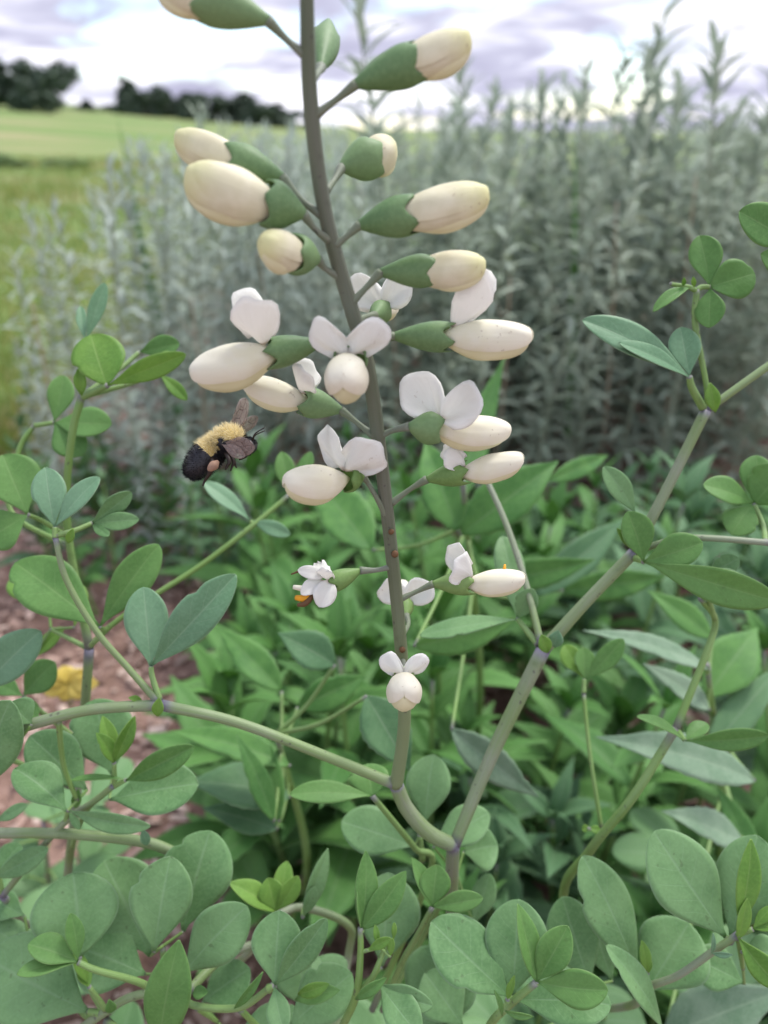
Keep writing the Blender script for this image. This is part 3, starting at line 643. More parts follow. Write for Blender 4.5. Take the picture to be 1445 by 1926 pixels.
A.px([(303, 1326, .241, 2.1), (170, 1335, .24, 2.0), (50, 1365, .24, 2.1), (-70, 1405, .245, 2.0)])
A.px([(299, 1322, .241, 1.35), (240, 1255, .24, 1.2), (180, 1185, .238, 1.15), (125, 1090, .236, 1.1), (104, 1010, .235, 1.0)])
A.px([(855, 1588, .262, 2.4), (930, 1410, .262, 2.75), (1022, 1222, .258, 2.9)])
A.px([(1022, 1222, .258, 2.7), (1100, 1135, .256, 2.3), (1192, 1040, .254, 2.25)])
A.px([(1192, 1040, .254, 2.2), (1262, 905, .252, 1.95), (1328, 772, .25, 2.0)])
A.px([(1328, 772, .25, 1.5), (1440, 692, .25, 1.5), (1530, 630, .25, 1.5)])
A.px([(1018, 1212, .258, 1.5), (990, 1100, .268, 1.3), (952, 985, .278, 1.3), (905, 880, .288, 1.2)])
A.px([(1330, 770, .25, 1.0), (1328, 720, .248, 1.0), (1308, 610, .246, 1.2), (1311, 545, .245, 1.2)], 'stemy')
A.px([(1192, 1040, .254, 1.3), (1265, 1015, .25, 1.2), (1330, 1012, .247, 1.2), (1460, 1022, .245, 1.2)])
A.px([(1311, 548, .245, 1.0), (1295, 540, .244, .9), (1260, 534, .243, .7)], 'stemy')
# left branch leaves
A.leaf([(100, 992, 86, 880, 62, .235, .238), (107, 990, 188, 898, 46, .235, .236, -25, .05, .3)], 'pale', [(104, 1012, .235)])
A.leaf([(174, 978, 248, 926, 32, .242, .243, 30), (176, 984, 261, 977, 34, .243, .242, 15), (170, 990, 205, 1008, 22, .243, .24)], 'leaf', [(140, 998, .239), (104, 1008, .235)])
A.leaf([(282, 1255, 270, 1104, 80, .243, .246, 5, .05, .15), (286, 1252, 444, 1081, 74, .243, .240, 18, .12, .3)], 'pale', [(287, 1275, .242), (301, 1318, .241)])
A.leaf([(182, 1180, 28, 1058, 108, .256, .262, 0, .05, .15), (193, 1176, 299, 1024, 70, .256, .262, 12, .05, .2)], 'mid', [(195, 1190, .26), (170, 1215, .268)])
A.bract(296, 1348, 300, 1312, 22, .238); A.bract(268, 1318, 242, 1312, 12, .242)
A.bract(128, 1022, 138, 994, 16, .234)
A.leaf([(60, 1362, 20, 1322, 60, .238, .236, 0), (-40, 1495, 20, 1318, 112, .24, .232, 0, .04, .12)], 'leaf', [(-30, 1400, .244)])
A.leaf([(164, 1486, 56, 1384, 92, .262, .262), (126, 1526, 28, 1446, 80, .25, .252, 20, .06, .5)], 'leaf', [(120, 1440, .25), (110, 1350, .24)])
# right branch leaves
A.leaf([(1294, 706, 1096, 602, 66, .243, .240, 10, .06, .3), (1296, 713, 1165, 645, 44, .240, .236, 20, .05, .3), (1300, 706, 1280, 616, 58, .245, .247, 5, .04, .25)], 'pale', [(1302, 730, .245), (1324, 770, .25)], 1.0)
A.leaf([(1332, 536, 1316, 444, 60, .245, .248, 0, .03, .3), (1338, 537, 1420, 514, 78, .244, .243, 5, .05, .15, 'round'), (1338, 546, 1334, 616, 54, .245, .242, 5)], 'mid', [(1320, 540, .245), (1311, 546, .245)])
A.leaf([(1300, 540, 1229, 586, 27, .244, .24, 20, .1, .5)], 'mid', None); A.bract(1286, 538, 1287, 522, 8, .243); A.bract(1306, 540, 1304, 520, 9, .243)
A.bract(1346, 776, 1335, 720, 27, .246); A.bract(1030, 1228, 1018, 1193, 26, .252); A.bract(1043, 1218, 1050, 1185, 28, .254, 'pale'); A.bract(1188, 1032, 1160, 993, 16, .252)
A.leaf([(1210, 1056, 1180, 962, 62, .248, .246, 15, .05, .4), (1212, 1056, 1322, 1020, 60, .248, .243, 20, .06, .3), (1210, 1057, 1465, 1132, 60, .248, .24, 30, .1, .25)], 'mid', [(1195, 1050, .252)], .9)
A.leaf([(1196, 966, 1136, 878, 44, .25, .25, 0, .06, .3)], 'leaf', [(1200, 1030, .253)])
A.leaf([(1480, 455, 1391, 398, 80, .232, .228, 0, .05, .2, 'round'), (1490, 520, 1432, 478, 46, .234, .23)], 'mid', [(1500, 560, .24), (1510, 640, .25)])
A.leaf([(1415, 946, 1323, 912, 58, .262, .26, 15), (1420, 940, 1424, 856, 60, .262, .265, 0), (1414, 952, 1376, 1006, 66, .262, .258, 0), (1424, 950, 1478, 880, 86, .26, .255, 0, .04, .15, 'round')], 'mid', [(1436, 990, .258), (1440, 1020, .246)])
A.leaf([(975, 1164, 945, 1008, 56, .27, .285, 0), (976, 1163, 1002, 1108, 42, .269, .265, 15), (970, 1166, 790, 1195, 44, .27, .275, 25)], 'leaf', [(990, 1185, .264), (1012, 1212, .259)], .9)
A.leaf([(1322, 1128, 1405, 1092, 76, .255, .25, 0), (1330, 1080, 1390, 1050, 40, .262, .26, 10)], 'leaf', [(1345, 1166, .27)])

# --- neighbouring shoot on the left
g1 = G(120, 1720); g1.z = -.004
B = Indigo('slender false indigo shoot with round leaves beside the bumblebee', g1)
B.px([(128, 1640, .318, 2.0), (150, 1450, .30, 2.0), (160, 1330, .29, 2.0), (168, 1220, .285, 2.1)], to_ground=.0)
B.px([(168, 1220, .285, 1.9), (132, 1030, .28, 1.6), (126, 920, .275, 1.5), (137, 811, .27, 1.6), (154, 745, .268, 1.6)], 'stemy')
B.px([(168, 1216, .285, 1.3), (215, 1172, .287, 1.15), (290, 1120, .29, 1.2), (380, 1062, .295, 1.2), (480, 985, .30, 1.2), (545, 930, .305, 1.0)], 'stemy')
B.px([(132, 1030, .28, 1.2), (20, 960, .283, 1.1), (35, 850, .286, 1.1), (64, 800, .287, 1.0)], 'stemy')
B.leaf([(199, 725, 172, 630, 98, .262, .266, 0, .04, .12, 'round'), (206, 725, 350, 666, 34, .262, .26, 40, .06, .2)], 'young', [(180, 735, .265), (155, 747, .268)], 1.0)
B.leaf([(262, 662, 338, 646, 42, .285, .285, 10)], 'mid', [(230, 690, .28), (157, 744, .268)])
B.leaf([(300, 710, 352, 752, 26, .28, .282, 0), (300, 690, 330, 660, 30, .28, .285)], 'young', [(250, 720, .275), (157, 746, .268)])
B.leaf([(165, 640, 198, 532, 28, .275, .278, 20), (158, 640, 152, 576, 20, .275, .28, 0)], 'pale', [(158, 700, .271), (154, 745, .268)])
B.bract(154, 744, 148, 692, 23, .264)
B.leaf([(100, 790, 120, 706, 48, .287, .29, 0), (103, 796, 210, 798, 66, .287, .285, 0), (102, 798, 156, 856, 64, .287, .285, 0)], 'mid', [(64, 801, .287)])
B.leaf([(52, 966, 6, 856, 100, .262, .265, 0, .04, .15), (52, 970, -30, 1018, 84, .262, .26, 0, .04, .15)], 'mid', [(80, 980, .27), (128, 1010, .279)])
B.leaf([(470, 978, 384, 907, 38, .30, .298, 15), (472, 980, 546, 1006, 28, .30, .30, 15)], 'pale', [(478, 988, .30)])
B.leaf([(545, 935, 530, 850, 38, .304, .306, 0), (556, 930, 585, 850, 30, .306, .31, 0)], 'mid', [(545, 931, .305)])
B.leaf([(-40, 1305, 77, 1187, 78, .262, .258, 10, .05, .2)], 'pale', [(-60, 1380, .27), (130, 1480, .30)])
B.leaf([(45, 1306, 104, 1246, 62, .29, .288, 0), (40, 1310, -20, 1280, 40, .29, .292), (46, 1312, 70, 1352, 30, .29, .285)], 'mid', [(80, 1340, .29), (158, 1400, .296)])
B.leaf([(60, 1240, 120, 1180, 30, .3, .3), (140, 1180, 155, 1100, 30, .29, .3, 20), (90, 1130, 20, 1090, 60, .3, .31)], 'young', [(166, 1220, .285)])
B.leaf([(212, 1456, 178, 1315, 118, .268, .272, 0, .04, .12), (206, 1504, 373, 1474, 100, .262, .26, 0, .05, .12)], 'leaf', [(160, 1530, .27), (133, 1600, .31)])
B.px([(5, 1685, .275, 1.4), (70, 1605, .268, 1.35), (124, 1545, .264, 1.35), (180, 1505, .261, 1.3), (216, 1476, .259, 1.2)])
B.px([(5, 1685, .275, 1.5), (60, 1740, .30, 1.6), (122, 1690, .325, 1.8)])
B.leaf([(214, 1434, 193, 1346, 32, .256, .258, 10, .06, .4, 'elliptic'), (216, 1430, 254, 1346, 27, .256, .256, 30, .06, .5, 'elliptic'), (214, 1438, 181, 1378, 28, .255, .252, 20, .06, .4, 'elliptic')], 'young', [(216, 1476, .259)])
B.leaf([(236, 1472, 366, 1403, 46, .257, .25, 25, .08, .5), (238, 1462, 134, 1467, 18, .257, .254, 40)], 'mid', [(216, 1478, .259)])
B.leaf([(130, 1523, 283, 1554, 30, .26, .252, 35, .05, .3), (128, 1525, 150, 1560, 14, .262, .26)], 'leaf', [(124, 1545, .264)])
B.leaf([(-15, 1652, 91, 1596, 42, .268, .262, 15), (-8, 1545, 52, 1514, 26, .27, .268), (-5, 1640, 40, 1588, 48, .28, .285)], 'leaf', [(5, 1684, .275)])
B.bract(142, 1520, 148, 1484, 18, .258, 'mid')

# --- low plants along the bottom
g2 = G(400, 1900); g2.z = -.004
C_ = Indigo('low false indigo with large round blue green leaves over the mulch', g2)
C_.px([(400, 1850, .36, 2.2), (380, 1760, .31, 2.1), (335, 1605, .27, 2.1)], to_ground=0)
C_.px([(335, 1606, .27, 2.1), (268, 1583, .267, 2.2), (120, 1568, .265, 2.1), (-40, 1567, .265, 2.1)])
C_.px([(400, 1850, .36, 1.8), (480, 1780, .29, 1.6), (420, 1802, .268, 1.7), (352, 1866, .256, 1.8)])
C_.px([(352, 1866, .256, 1.5), (258, 1872, .254, 1.6), (195, 1905, .255, 1.7), (120, 1960, .26, 1.8)])
C_.px([(352, 1866, .256, 1.2), (362, 1890, .25, 1.3), (450, 1895, .243, 1.3), (515, 1852, .238, 1.2)], 'stemy')
C_.bract(277, 1590, 268, 1560, 18, .26, 'pale'); C_.bract(362, 1868, 392, 1866, 24, .25, 'mid'); C_.bract(330, 1930, 345, 1885, 26, .25, 'mid')
C_.bract(210, 1905, 205, 1880, 20, .25, 'mid')
C_.leaf([(150, 1800, 138, 1642, 156, .25, .258, 0, .04, .1, 'round')], 'leaf', [(165, 1850, .258), (195, 1903, .255)])
C_.leaf([(283, 1798, 196, 1618, 138, .268, .275, 0, .04, .1), (290, 1790, 321, 1611, 116, .252, .256, 0, .05, .12, 'obovate'), (345, 1752, 396, 1562, 134, .262, .27, 0, .04, .1)], 'leaf', [(315, 1850, .268), (352, 1866, .256)], 1.0)
C_.leaf([(345, 1832, 465, 1704, 100, .25, .25, 8, .05, .1), (274, 1832, 150, 1782, 122, .262, .262, 0, .03, .1)], 'leaf', [(340, 1850, .256), (352, 1866, .256)], 1.0)
C_.leaf([(300, 1965, 337, 1768, 86, .236, .234, 0, .05, .15, 'elliptic')], 'mid', [(290, 1990, .24), (200, 1920, .255)], 1.0)
C_.leaf([(166, 1902, -25, 1800, 160, .256, .262, 0, .03, .08)], 'leaf', [(190, 1906, .255)], 1.0)
C_.leaf([(62, 1806, -15, 1742, 66, .27, .275), (46, 1722, -15, 1688, 54, .275, .28)], 'leaf', [(150, 1900, .27), (180, 1915, .26)])
C_.leaf([(147, 1812, 53, 1776, 54, .242, .24, 15, .06, .35), (147, 1802, 133, 1718, 34, .242, .243, 10, .06, .4), (146, 1814, 32, 1832, 34, .242, .236, 20, .06, .3)], 'mid', [(182, 1825, .243), (258, 1846, .248), (300, 1868, .254)], .95)
C_.leaf([(160, 1840, 140, 1790, 24, .25, .25, 20), (175, 1870, 150, 1820, 26, .25, .252, 20)], 'young', [(200, 1900, .254)])
C_.leaf([(380, 1885, 470, 1822, 84, .268, .272, 0), (440, 1960, 560, 1900, 70, .262, .262, 0)], 'leaf', [(370, 1895, .256)])
C_.leaf([(515, 1852, 526, 1713, 94, .238, .244, 0, .05, .12), (518, 1852, 614, 1728, 50, .238, .235, 30, .06, .3), (517, 1858, 536, 1945, 44, .237, .226, 15, .08, .3)], 'leaf', [(505, 1860, .2385)], 1.1)
C_.leaf([(545, 1930, 662, 1830, 100, .25, .252, 0, .05, .15)], 'leaf', [(500, 1940, .25), (450, 1897, .244)])
C_.bract(440, 1898, 495, 1828, 18, .238, 'mid', 30); C_.bract(560, 1870, 620, 1850, 26, .24, 'young', 20); C_.bract(555, 1880, 640, 1862, 34, .242, 'mid', 0)

g3 = G(690, 1926); g3.z = -.004
D_ = Indigo('low false indigo with upright young shoot tip below the forked stem', g3)
D_.px([(620, 1990, .30, 1.6), (645, 1930, .25, 1.5), (670, 1872, .238, 1.4), (678, 1800, .236, 1.2), (678, 1745, .236, 1.0)], 'stemy', to_ground=0)
D_.px([(670, 1874, .238, 1.2), (700, 1840, .235, 1.1), (722, 1790, .235, .9), (738, 1768, .235, .6)], 'stemy')
D_.px([(620, 1990, .30, 1.8), (655, 1800, .31, 1.8), (655, 1740, .30, 1.8), (570, 1707, .30, 1.8), (519, 1722, .29, 1.6)], 'stem')
D_.leaf([(680, 1748, 688, 1600, 44, .236, .24, 15, .05, .3, 'elliptic'), (683, 1750, 764, 1638, 48, .236, .238, 20, .05, .3, 'elliptic'), (677, 1746, 672, 1655, 18, .236, .238, 60, .03, .3, 'elliptic')], 'mid', None)
D_.leaf([(690, 1788, 735, 1765, 18, .234, .232, 20), (696, 1772, 706, 1740, 12, .235, .235), (740, 1768, 742, 1735, 10, .235, .235), (735, 1800, 738, 1765, 14, .234, .234)], 'young', [(679, 1790, .236)], .5)
D_.bract(668, 1880, 728, 1838, 22, .232, 'mid', 20)
D_.leaf([(716, 1850, 815, 1892, 40, .238, .23, 30, .12, .3), (714, 1852, 790, 1950, 66, .238, .226, 10, .12, .2)], 'leaf', [(695, 1860, .237), (672, 1876, .238)])
D_.leaf([(718, 1818, 732, 1642, 120, .262, .27, 0, .04, .1)], 'leaf', [(690, 1850, .26), (668, 1880, .239)])
D_.leaf([(812, 1706, 775, 1613, 30, .25, .254, 35, .05, .3, 'elliptic'), (813, 1705, 822, 1627, 58, .25, .252, 5, .05, .35), (815, 1707, 908, 1689, 36, .25, .246, 20, .05, .3)], 'mid', [(785, 1760, .255), (753, 1816, .262), (720, 1900, .28)], .9)
D_.leaf([(519, 1716, 430, 1660, 44, .27, .268, 15, .05, .35, 'elliptic'), (519, 1714, 504, 1652, 48, .27, .272, 5, .05, .3), (521, 1714, 561, 1648, 34, .27, .272, 20, .05, .3), (520, 1712, 540, 1620, 36, .274, .28, 0)], 'young', [(519, 1722, .29)])
D_.leaf([(573, 1722, 617, 1596, 30, .272, .275, 30, .04, .3, 'elliptic'), (566, 1727, 592, 1668, 22, .27, .27, 30)], 'leaf', [(572, 1710, .295)])
D_.leaf([(790, 1945, 852, 1775, 140, .268, .275, 0, .03, .08)], 'leaf', [(720, 1960, .28), (640, 1960, .28)])
D_.leaf([(580, 1900, 560, 1790, 100, .272, .28, 0), (640, 1880, 600, 1800, 90, .27, .278, 0)], 'leaf', 'auto')
D_.leaf([(698, 1498, 546, 1494, 44, .262, .258, 15, .06, .2), (703, 1496, 692, 1436, 76, .262, .268, 0, .05, .15, 'round')], 'mid', [(740, 1545, .27), (782, 1597, .278), (810, 1640, .285), (700, 1900, .31)], 1.0)
D_.leaf([(800, 1548, 816, 1420, 84, .285, .29, 0, .04, .1), (780, 1592, 642, 1545, 90, .285, .288, 0, .04, .1)], 'leaf', [(795, 1620, .287)], .9)
D_.leaf([(815, 1592, 920, 1528, 74, .282, .284, 0, .05, .12), (872, 1602, 937, 1590, 84, .292, .29, 0), (890, 1738, 922, 1643, 46, .288, .29, 0)], 'leaf', [(835, 1690, .295), (720, 1900, .31)], .9)

g4 = G(930, 1960); g4.z = -.004
E_ = Indigo('low false indigo with a folded young leaf set among wide leaves', g4)
E_.px([(900, 1990, .28, 1.6), (922, 1928, .242, 1.5), (965, 1884, .235, 1.4), (1009, 1848, .231, 1.2)], 'stemy', to_ground=0)
E_.leaf([(952, 1872, 812, 1733, 120, .238, .244, 0, .05, .12), (962, 1868, 976, 1691, 118, .24, .246, 0, .05, .12), (980, 1892, 1150, 1890, 96, .236, .23, 5, .05, .15)], 'leaf', [(958, 1890, .236)], 1.1)
E_.leaf([(1007, 1846, 974, 1700, 44, .231, .233, 25, .04, .4, 'elliptic'), (1010, 1846, 1068, 1742, 62, .231, .231, 12, .05, .55), (1012, 1848, 1144, 1862, 60, .231, .225, 30, .05, .3)], 'mid', None)
E_.leaf([(955, 1880, 968, 1835, 14, .233, .232, 0, .05, .5, 'elliptic')], 'young', None); E_.bract(945, 1912, 930, 1862, 12, .233, 'mid', 30); E_.bract(950, 1902, 1004, 1912, 14, .232, 'mid', 40)
E_.leaf([(1112, 1855, 1058, 1686, 98, .27, .278, 0, .03, .1), (1152, 1845, 1108, 1696, 88, .275, .28, 0)], 'leaf', [(1040, 1930, .27), (940, 1960, .262)], 1.0)
E_.leaf([(870, 1930, 800, 1830, 100, .262, .268, 0)], 'leaf', 'auto')

g5 = G(1230, 1900); g5.z = -.004
F_ = Indigo('false indigo with smooth oval leaves and a curved side twig', g5)
F_.px([(1120, 1900, .36, 2.2), (1060, 1700, .30, 2.0), (1110, 1600, .28, 1.9), (1190, 1500, .27, 1.8), (1272, 1369, .268, 1.7)], 'stemy', to_ground=0)
F_.px([(1272, 1369, .268, 1.6), (1329, 1227, .27, 1.4), (1345, 1166, .27, 1.3), (1317, 1126, .262, 1.0)], 'stemy')
F_.px([(1132, 1562, .282, 1.0), (1110, 1420, .285, .9), (1098, 1304, .29, .9)], 'stemy')
F_.px([(1120, 1900, .36, 1.8), (1190, 1890, .28, 1.7), (1213, 1860, .256, 1.5), (1275, 1835, .248, 1.3), (1338, 1792, .243, 1.3), (1389, 1757, .24, 1.2)])
F_.leaf([(1104, 1284, 1098, 1218, 40, .29, .293, 10), (1105, 1284, 1173, 1202, 38, .29, .29, 15), (1088, 1262, 1062, 1213, 40, .293, .297, 0, .05, .2, 'obovate', 'young')], 'mid', [(1098, 1304, .29)])
F_.leaf([(1288, 1395, 1198, 1348, 24, .264, .26, 35, .08, .3), (1288, 1393, 1445, 1384, 34, .264, .26, 40, .06, .3), (1290, 1392, 1330, 1360, 34, .268, .27)], 'mid', [(1272, 1371, .268)])
F_.leaf([(1200, 1835, 1096, 1610, 100, .254, .262, 12, .06, .12), (1248, 1940, 1140, 1778, 52, .246, .244, 25, .08, .25)], 'leaf', [(1213, 1862, .256)], 1.0)
F_.leaf([(1215, 1866, 1296, 1735, 135, .262, .268, 0, .03, .08)], 'leaf', [(1214, 1866, .257)])
F_.leaf([(1356, 1760, 1230, 1563, 132, .243, .25, 0, .05, .1), (1385, 1772, 1425, 1572, 118, .244, .25, 0, .05, .1)], 'leaf', [(1372, 1770, .242)], 1.1)
F_.leaf([(1390, 1735, 1413, 1578, 42, .238, .24, 15, .05, .45, 'elliptic'), (1388, 1785, 1406, 1690, 24, .237, .237, 30, .04, .4, 'elliptic'), (1388, 1765, 1470, 1860, 46, .238, .23, 25, .06, .35)], 'young', [(1389, 1757, .24)])
F_.leaf([(1415, 1745, 1455, 1705, 22, .238, .238), (1418, 1750, 1460, 1740, 18, .238, .236)], 'young', [(1389, 1757, .24)])
F_.leaf([(1395, 1790, 1470, 1790, 60, .242, .238), (1400, 1850, 1300, 1800, 80, .262, .265, 0)], 'leaf', [(1389, 1762, .241)])
F_.bract(1338, 1795, 1342, 1755, 9, .24, 'pale', 30); F_.bract(1340, 1793, 1378, 1796, 11, .24, 'pale', 30)
F_.leaf([(1213, 1820, 1207, 1768, 22, .25, .25, 10, .05, .4, 'elliptic'), (1222, 1840, 1224, 1805, 10, .25, .25)], 'young', [(1213, 1858, .256)])
F_.leaf([(1100, 1560, 1130, 1562, 16, .278, .278), (1118, 1555, 1095, 1560, 14, .278, .28)], 'young', None)

# --- understory of smaller false indigo, procedurally grown
ru = random.Random(404)
def understory(x, y, H, k):
    g = Vector((x, y, -.004)); pl = Indigo('small shaded false indigo in the understory beneath the big leaves', g, 'false_indigo', 'shaded false indigo seedlings')
    top = g + Vector((ru.uniform(-.04, .04), ru.uniform(-.03, .03), H)); mid = g.lerp(top, .5) + Vector((ru.uniform(-.01, .01), 0, 0))
    pl.stem([(g, .0022), (mid, .002), (top, .001)], 'stem', sides=8)
    for j in range(9):
        p = pl.S[int((.35 + .65 * j / 8) * (len(pl.S) - 1))]; a = j * 2.4 + k; pd = Vector((math.cos(a), math.sin(a), .35)) * ru.uniform(.012, .03); nd = p + pd
        lf = tube('leaf_stalk', [(p, .0009), (p.lerp(nd, .6) + ZU * .002, .0008), (nd, .0007)], M['stemy'], pl.root, 4, 6)
        for da in (-1.0, 0, 1.0):
            L = ru.uniform(.028, .042); d = Vector((math.cos(a + da), math.sin(a + da), ru.uniform(-.1, .5))).normalized()
            Mx, _ = frame(nd, nd + d * L, ru.uniform(-.3, .3), ZU); mesh_obj('leaflet', ru.choice(UL), M['leaf'], lf, Mx @ Matrix.Diagonal((L, L, L, 1)))
UL = [leaf_mesh(1.0, .5 + .06 * k, 'obovate', .05, .2, .04, .006, 13, 3, k) for k in range(5)]
for k, (x, y, H) in enumerate(((-.20, .22, .19), (-.12, .17, .19), (-.02, .20, .18), (.06, .19, .17), (.15, .20, .17), (.22, .27, .19), (-.25, .34, .17), (-.3, .28, .22))):
    understory(x, y, H, k)

# yellow leaf lying near the mulch
b = P(95, 1300, .42); t_ = P(160, 1262, .42)
Mx, L = frame(b, t_, .2)
M['yellow'] = leaf_mat('yellow_leaf', (0.66, 0.52, 0.10), (0.78, 0.64, 0.18), vein=(0.75, 0.62, 0.2), trans=.4, tcol=(.8, .6, .05))
yl = tag(empty('yellow_flower', G(135, 1330)), 'blurred yellow bloom low beside the slender leafy shoot', 'flower')
hub = P(130, 1285, .44); tube('stem', [(Vector(yl.location), .0015), (hub.lerp(yl.location, .5), .0013), (hub, .001)], M['stemy'], yl, 5, 7)
for k in range(7):
    a = k * .9; q = hub + (RIGHT * math.cos(a) + UP * math.sin(a) * .6) * .017; Mx, L = frame(hub, q, .2); mesh_obj('petal', leaf_mesh(L, .011, 'elliptic', .1, .2, .03, .0002, 9, 2, k), M['yellow'], yl, Mx)

# ------------------------------------------------------------------ flowers
SM = {'s': 3}
def pod_mesh(x0, x1, hz, hy, zoff=0.0, droop=0.0, t0=0.0, t1=2 * math.pi, groove=0.0, p=0.75, q=0.62, peak=.5, nx=20, nt=24, close=True):
    """elongated shell along x; section angle 0 = top"""
    V = []; UV = []
    for i in range(nx):
        s = i / (nx - 1); t = .5 - .5 * math.cos(math.pi * (0.03 + .97 * s)); x = x0 + (x1 - x0) * t
        w = t ** (math.log(.5) / math.log(peak)); r = max(.03, math.sin(math.pi * w) ** (p if w < .5 else q)) if 0 < w < 1 else .03
        for k in range(nt):
            a = t0 + (t1 - t0) * k / (nt - 1)
            g = 1 - groove * math.exp(-((min(a, 2 * math.pi - a)) / .22) ** 2)
            ca, sa = math.cos(a), math.sin(a)
            g *= 1 + .05 * math.cos(3 * a) * math.sin(math.pi * t) - .05 * math.exp(-((abs(a - math.pi) - 1.75) / .35) ** 2) * math.sin(math.pi * t) + .085 * noise.noise(Vector((x * 170 + 1.5 * sa, ca * 1.3, SM['s'] * 3.3)))
            V.append((x, hy * r * sa * g, zoff + hz * r * ca * g * (1.10 if ca < 0 else .66) + hz * .26 * t - droop * t * t)); UV.append((k / (nt - 1), t))
    v = np.array(V)
    f = grid_faces(nx, nt)
    return make_mesh('pod', V, f, UV)
def banner_mesh(Rb, fold=40, tilt=15, spread=105, notch=.42, curl=.16, seed=0, rag=0.0, lw=1.0):
    rr = random.Random(seed); V = []; UV = []; na = 31; nr = 10; fo = R(fold)
    for j in range(nr):
        q = .04 + .96 * j / (nr - 1)
        for i in range(na):
            ph = R(-spread + 2 * spread * i / (na - 1)); a = (abs(ph) - R(46)) / (R(62) * lw)
            rho = Rb * math.exp(-(abs(a)) ** 3.2) * (1 - notch * math.exp(-(ph / R(20)) ** 2))
            rho *= 1 + .025 * math.sin(9 * ph + seed) + .03 * math.sin(4 * ph + 2 * seed) + rag * rr.uniform(-1, .3) * (q > .9)
            r = rho * q; y = r * math.sin(ph); z = r * math.cos(ph)
            ay = abs(y); x = -ay * math.sin(fo) + curl * r * r / Rb * (.6 if seed % 2 else .9) * (-1) + .07 * Rb * math.sin(3 * ph + seed) * q ** 3 + .035 * Rb * math.sin(11 * ph + seed * 1.7) * q ** 4 + .09 * Rb * math.cos(2.2 * (abs(ph) - R(46)) * 1.6) * (1 - q) * q * 5 - .10 * Rb * math.exp(-((abs(ph) - R(46)) / R(9)) ** 2) * q * (1 - .5 * q)
            V.append((x, math.copysign(ay * math.cos(fo), y), z)); UV.append((i / (na - 1), q))
    v, f = solidify(V, nr, na, -.0002)
    me = make_mesh('banner', v, f, UV + UV)
    me.transform(Matrix.Rotation(R(-tilt), 4, 'Y')); return me
def calyx_mesh(Lc, rz, ry, r0, teeth=4, tooth=.22, ph=0.4):
    nt = 28; nx = 13; V = []; UV = []
    for i in range(nx):
        s = i / (nx - 1)
        for k in range(nt):
            a = 2 * math.pi * k / nt
            tt = abs(((a + ph) * teeth / (2 * math.pi)) % 1 * 2 - 1)
            x = Lc * s * (1 + (tooth * (tt ** 1.3) - tooth * .5) * s ** 4)
            f = math.sin(math.pi / 2 * min(1, s * 1.12)) ** 1.1; bulge = 1 + .05 * math.sin(math.pi * s)
            rr_ = (r0 + (1 - r0) * f) * bulge * (1 - .05 * max(0, s - .8) / .2)
            V.append((x, ry * rr_ * math.sin(a), rz * rr_ * math.cos(a))); UV.append((k / nt, s))
    F = []
    for i in range(nx - 1):
        for k in range(nt):
            a = i * nt + k; b_ = i * nt + (k + 1) % nt; F.append((a, b_, b_ + nt, a + nt))
    n0 = len(V)
    inner = [(x, y * .93, z * .93) for x, y, z in V[-4 * nt:]]; UV += UV[-4 * nt:]; V += inner
    for i in range(3):
        for k in range(nt):
            a = n0 + i * nt + k; b_ = n0 + i * nt + (k + 1) % nt; F.append((b_, a, a + nt, b_ + nt))
    for k in range(nt):
        a = (nx - 1) * nt + k; b_ = (nx - 1) * nt + (k + 1) % nt; F.append((a, b_, n0 + 3 * nt + (k + 1) % nt, n0 + 3 * nt + k))
    F.append(tuple(range(nt))[::-1])
    return make_mesh('calyx', V, F, UV)
def fframe(c0, tip, upv, roll):
    x = (tip - c0); L = x.length; x.normalize(); z = (upv - x * upv.dot(x)).normalized(); y = z.cross(x)
    return Matrix.Translation(c0) @ Matrix((x, y, z)).transposed().to_4x4() @ Matrix.Rotation(R(roll), 4, 'X'), L
STS = [Vector(p[:3]) for p in catmull([tuple(P(x, y, d)) for x, y, d, r in STALK], 14)]
